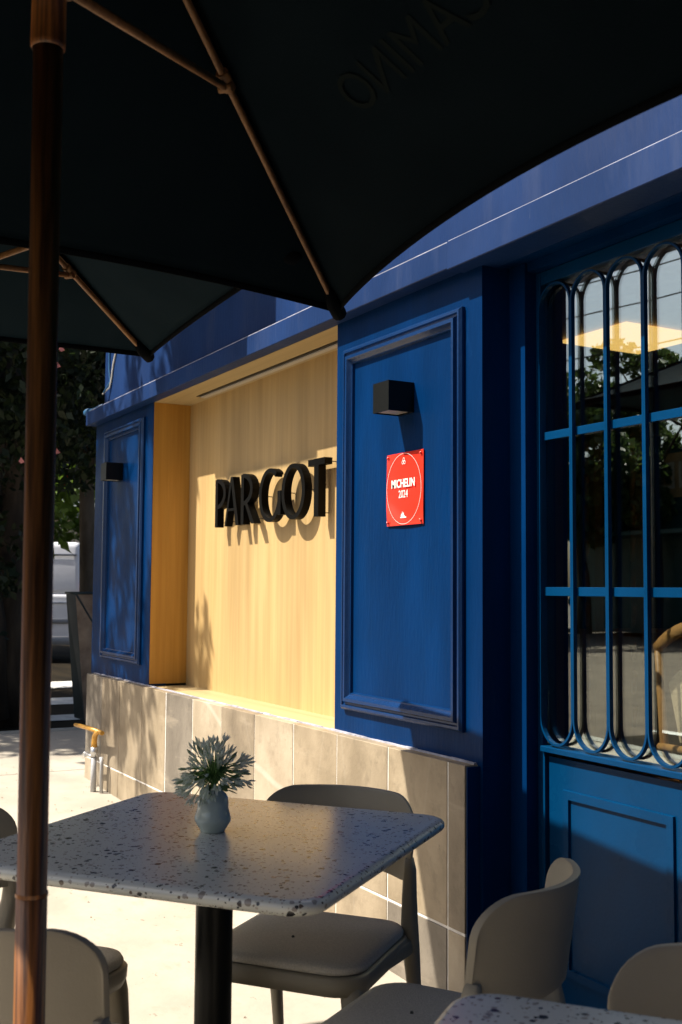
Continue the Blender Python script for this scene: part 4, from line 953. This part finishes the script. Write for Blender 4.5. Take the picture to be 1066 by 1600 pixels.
vbox('window', 1.02, 2.1, .025, .06, 1.28, 1.72, m_vglass); vbox('window', 2.3, 3.6, .025, .06, 1.28, 1.72, m_vglass)
vbox('door_seam', .93, .94, .004, .012, .55, 1.75, mat('van_seam', (.12,.12,.13), .6)); vbox('door_handle', .80, .90, -.03, 0, 1.08, 1.11, m_black); vbox('rub_strip', .05, 4.8, -.018, 0, .70, .78, mat('grey_rub_strip', (.30,.30,.31), .6))
vbox('tail_light', -.012, 0, .04, .14, .95, 1.35, mat('red_lens', (.4,.02,.02), .2))
for s_ in (.95, 3.9):
    cx_, cy_ = vxy(s_, .12); q = MB(); ax = Vector((-.874,.4856,0))
    q.tube([Vector((cx_,cy_,.36))-ax*.11, Vector((cx_,cy_,.36))+ax*.11], .33, 24); wh = q.make('wheel', m_tyre, vn)
    q = MB(); q.tube([Vector((cx_,cy_,.36))-ax*.12, Vector((cx_,cy_,.36))-ax*.09], .19, 18); q.make('rim', m_steel, wh)
# tan bag seen past the pole
bgx = Vector((-8.15, 1.93, 0))
# trees beyond
tree((-21.5, 5.2, .16), 5.4, 2.4, 'bright sunlit bushy tree behind the white van', m_leaf_l, 3, 9000, .13, .12, lowz=.22, clumps=34, group='trees across the side street')
tree((-24.0, 9.8, .16), 6.5, 2.8, 'leafy tree across the side street, farther right behind the corner', m_leaf_g, 4, 7000, .15, .14, lowz=.25, clumps=30, group='trees across the side street')
tree((-23.5, .8, .16), 6.5, 3.0, 'leafy tree across the side street, left of the van', m_leaf_g, 14, 7000, .15, .14, lowz=.22, clumps=30, group='trees across the side street')
fl = thing('hanging_pennant', 'small red and white pennant hanging among the leaves above the van', 'pennant', (-13.0, 3.55, 2.47))
def lat(x, y, D): 
    v = (x-533)/1732.04*r2-(y-800)/1732.04*u2+d; return CAM+v*D
p0 = lat(107,742,13.5)
q = MB(); 
for k in range(3):
    a = p0+Vector((0,0,-.04*k))-r2*.025*k; q.add([a-r2*.045, a+r2*.045, a+r2*.03+Vector((0,0,-.045)), a-r2*.05+Vector((0,0,-.045))], [(0,1,2,3)], False, k % 2)
fo = q.make('pennant_cloth', [m_red, m_white], fl, fix=False); sm = fo.modifiers.new('t', 'SOLIDIFY'); sm.thickness = .004
MB().tube([p0+Vector((0,0,.0)), p0+Vector((0,0,1.2))], .004, 5).make('string', m_cable_w, fl)

# ------------------------------------------------------------------ the other side of the street (seen mirrored in the door glass)
mc = Vector((0, 4.66, 0))
def mir(azd, dist, z=0): a = R(azd); return (mc.x+dist*math.cos(a), mc.y+dist*math.sin(a), z)
labels = ['tall leafy street tree across the road, mirrored in the left door panes', 'round street tree across the road, mirrored in the middle door panes', 'street tree across the road, mirrored in the right door panes', 'dark leafy street tree across the road at the kiosk', 'lower street tree across the road, second from the left of its row', 'street tree across the road, farthest right of its row']
for k, (a_, ds, h, cr) in enumerate(((218.8,31,7.8,3.0),(221.6,32,6.9,2.5),(225.0,31,8.0,2.8),(229.5,33,7.6,3.0),(234.5,34,7.5,3.0),(214,36,8,3.2))):
    tree(mir(a_, ds, .14), h, cr, labels[k], m_leaf_g, 40+k, 9500, .125, .16, lowz=.40, clumps=22, group='trees across the main road')
def building(x0, x1, y0, y1, h, m, label, rows, cols):
    B = thing('street_building', label, 'building', ((x0+x1)/2, (y0+y1)/2, 0)); MB().box((x0,y0,0),(x1,y1,h)).make('wall', m, B)
    MB().box((x0-.2,y0-.2,h),(x1+.2,y1+.2,h+.25)).make('parapet', m_conc2, B)
    for i in range(cols):
        for j in range(rows):
            xx = x0+(x1-x0)*(i+.5)/cols; zz = 1.2+j*3.0
            MB().box((xx-.6,y1,zz),(xx+.6,y1+.05,zz+1.4)).make('window', m_vglass, B)
building(-40, -31, -44, -36, 3.0, m_facade2, 'low grey building far across the main road', 1, 4)
building(-28, -18, -46, -38, 3.4, m_facade, 'low beige building far across the main road', 1, 4)
building(-14, 2, -46, -38, 3.2, m_facade2, 'long grey building far across the main road, opposite the door', 1, 7)
building(-44, -34, 6, 22, 3.4, m_facade, 'beige house beyond the side street', 1, 3)
kx, ky, _ = mir(226.2, 31)
kk = thing('street_kiosk', 'dark green kiosk with wooden fascia across the main road', 'kiosk', (kx, ky, .14))
MB().box((kx-4.2,ky-2.4,.14),(kx+4.2,ky,3.3)).make('cabin', m_green, kk)
MB().box((kx-4.3,ky+.0,2.95),(kx+4.3,ky+.12,5.1)).make('fascia', m_green, kk)
MB().box((kx-3.9,ky+.12,3.8),(kx+3.9,ky+.16,5.0)).make('sign_board', m_fascia, kk)
text_mesh('IND', 1.05, kx+.3, ky+.20, 4.35, kk, 'sign_lettering', m_facade, basis=(Vector((-1,0,0)), Vector((0,0,1)), Vector((0,1,0))))
MB().box((kx-4.5,ky+.2,2.75),(kx+4.5,ky+1.6,2.85)).make('awning', m_green, kk)
hg = thing('clipped_hedge', 'dark clipped hedge along the far pavement', 'hedge', (-20,-30.6,.14))
MB().box((-40,-31.0,.14),(-6,-30.4,1.2)).make('hedge_stems', m_bark, hg)
fast_mesh('foliage', leaf_cloud([(-40+i*1.0,-30.7,.9) for i in range(35)], [(.8,.6,.75)]*35, 9000, .16, 77), m_leaf_d, hg)
pole_ = thing('utility_pole', 'slim concrete utility pole with wires across the main road', 'utility pole', mir(226.1, 27.5))
px_, py_, _ = mir(225.0, 27.5); MB().tube([(px_,py_,.1),(px_,py_,9.2)], [.045,.03], 8).make('pole', m_conc2, pole_)
for z, dx in ((9.1,.0),(8.3,.5),(7.2,.2)): MB().tube([(px_-22,py_+3,z+2.0),(px_-8,py_+1,z+.2),(px_,py_,z),(px_+9,py_-1.2,z+.1),(px_+22,py_-3,z+1.2)], .018, 5).make('wire', m_black, pole_)

# ------------------------------------------------------------------ litter on the pavement
g = np.random.default_rng(3); n = 380
x = g.uniform(-8.6,-2.2,n); y = g.uniform(.2,2.0,n); a = g.uniform(0,6.28,n); L_ = g.uniform(.003,.010,n); W_ = L_*g.uniform(.25,.5,n)
z = np.array([gz(q_) for q_ in x])+.004; ca, sa = np.cos(a), np.sin(a); up = g.uniform(.001,.006,n)
V = np.stack([np.stack([x-ca*L_, y-sa*L_, z],1), np.stack([x+sa*W_, y-ca*W_, z+up],1), np.stack([x+ca*L_, y+sa*L_, z],1), np.stack([x-sa*W_, y+ca*W_, z+up*.5],1)],1).reshape(-1,3)
me = bpy.data.meshes.new('leaf_litter'); me.from_pydata(V.tolist(), [], [(4*i,4*i+1,4*i+2,4*i+3) for i in range(n)]); me.materials.append(mat('dry_leaf', (.16,.10,.045), .9, col2=(.06,.045,.03), vscale=(9,9,9)))
o = bpy.data.objects.new('leaf_litter', me); scene.collection.objects.link(o); tag(o, 'tiny dry leaves and crumbs scattered over the pale pavement', 'leaf litter', kind='stuff')
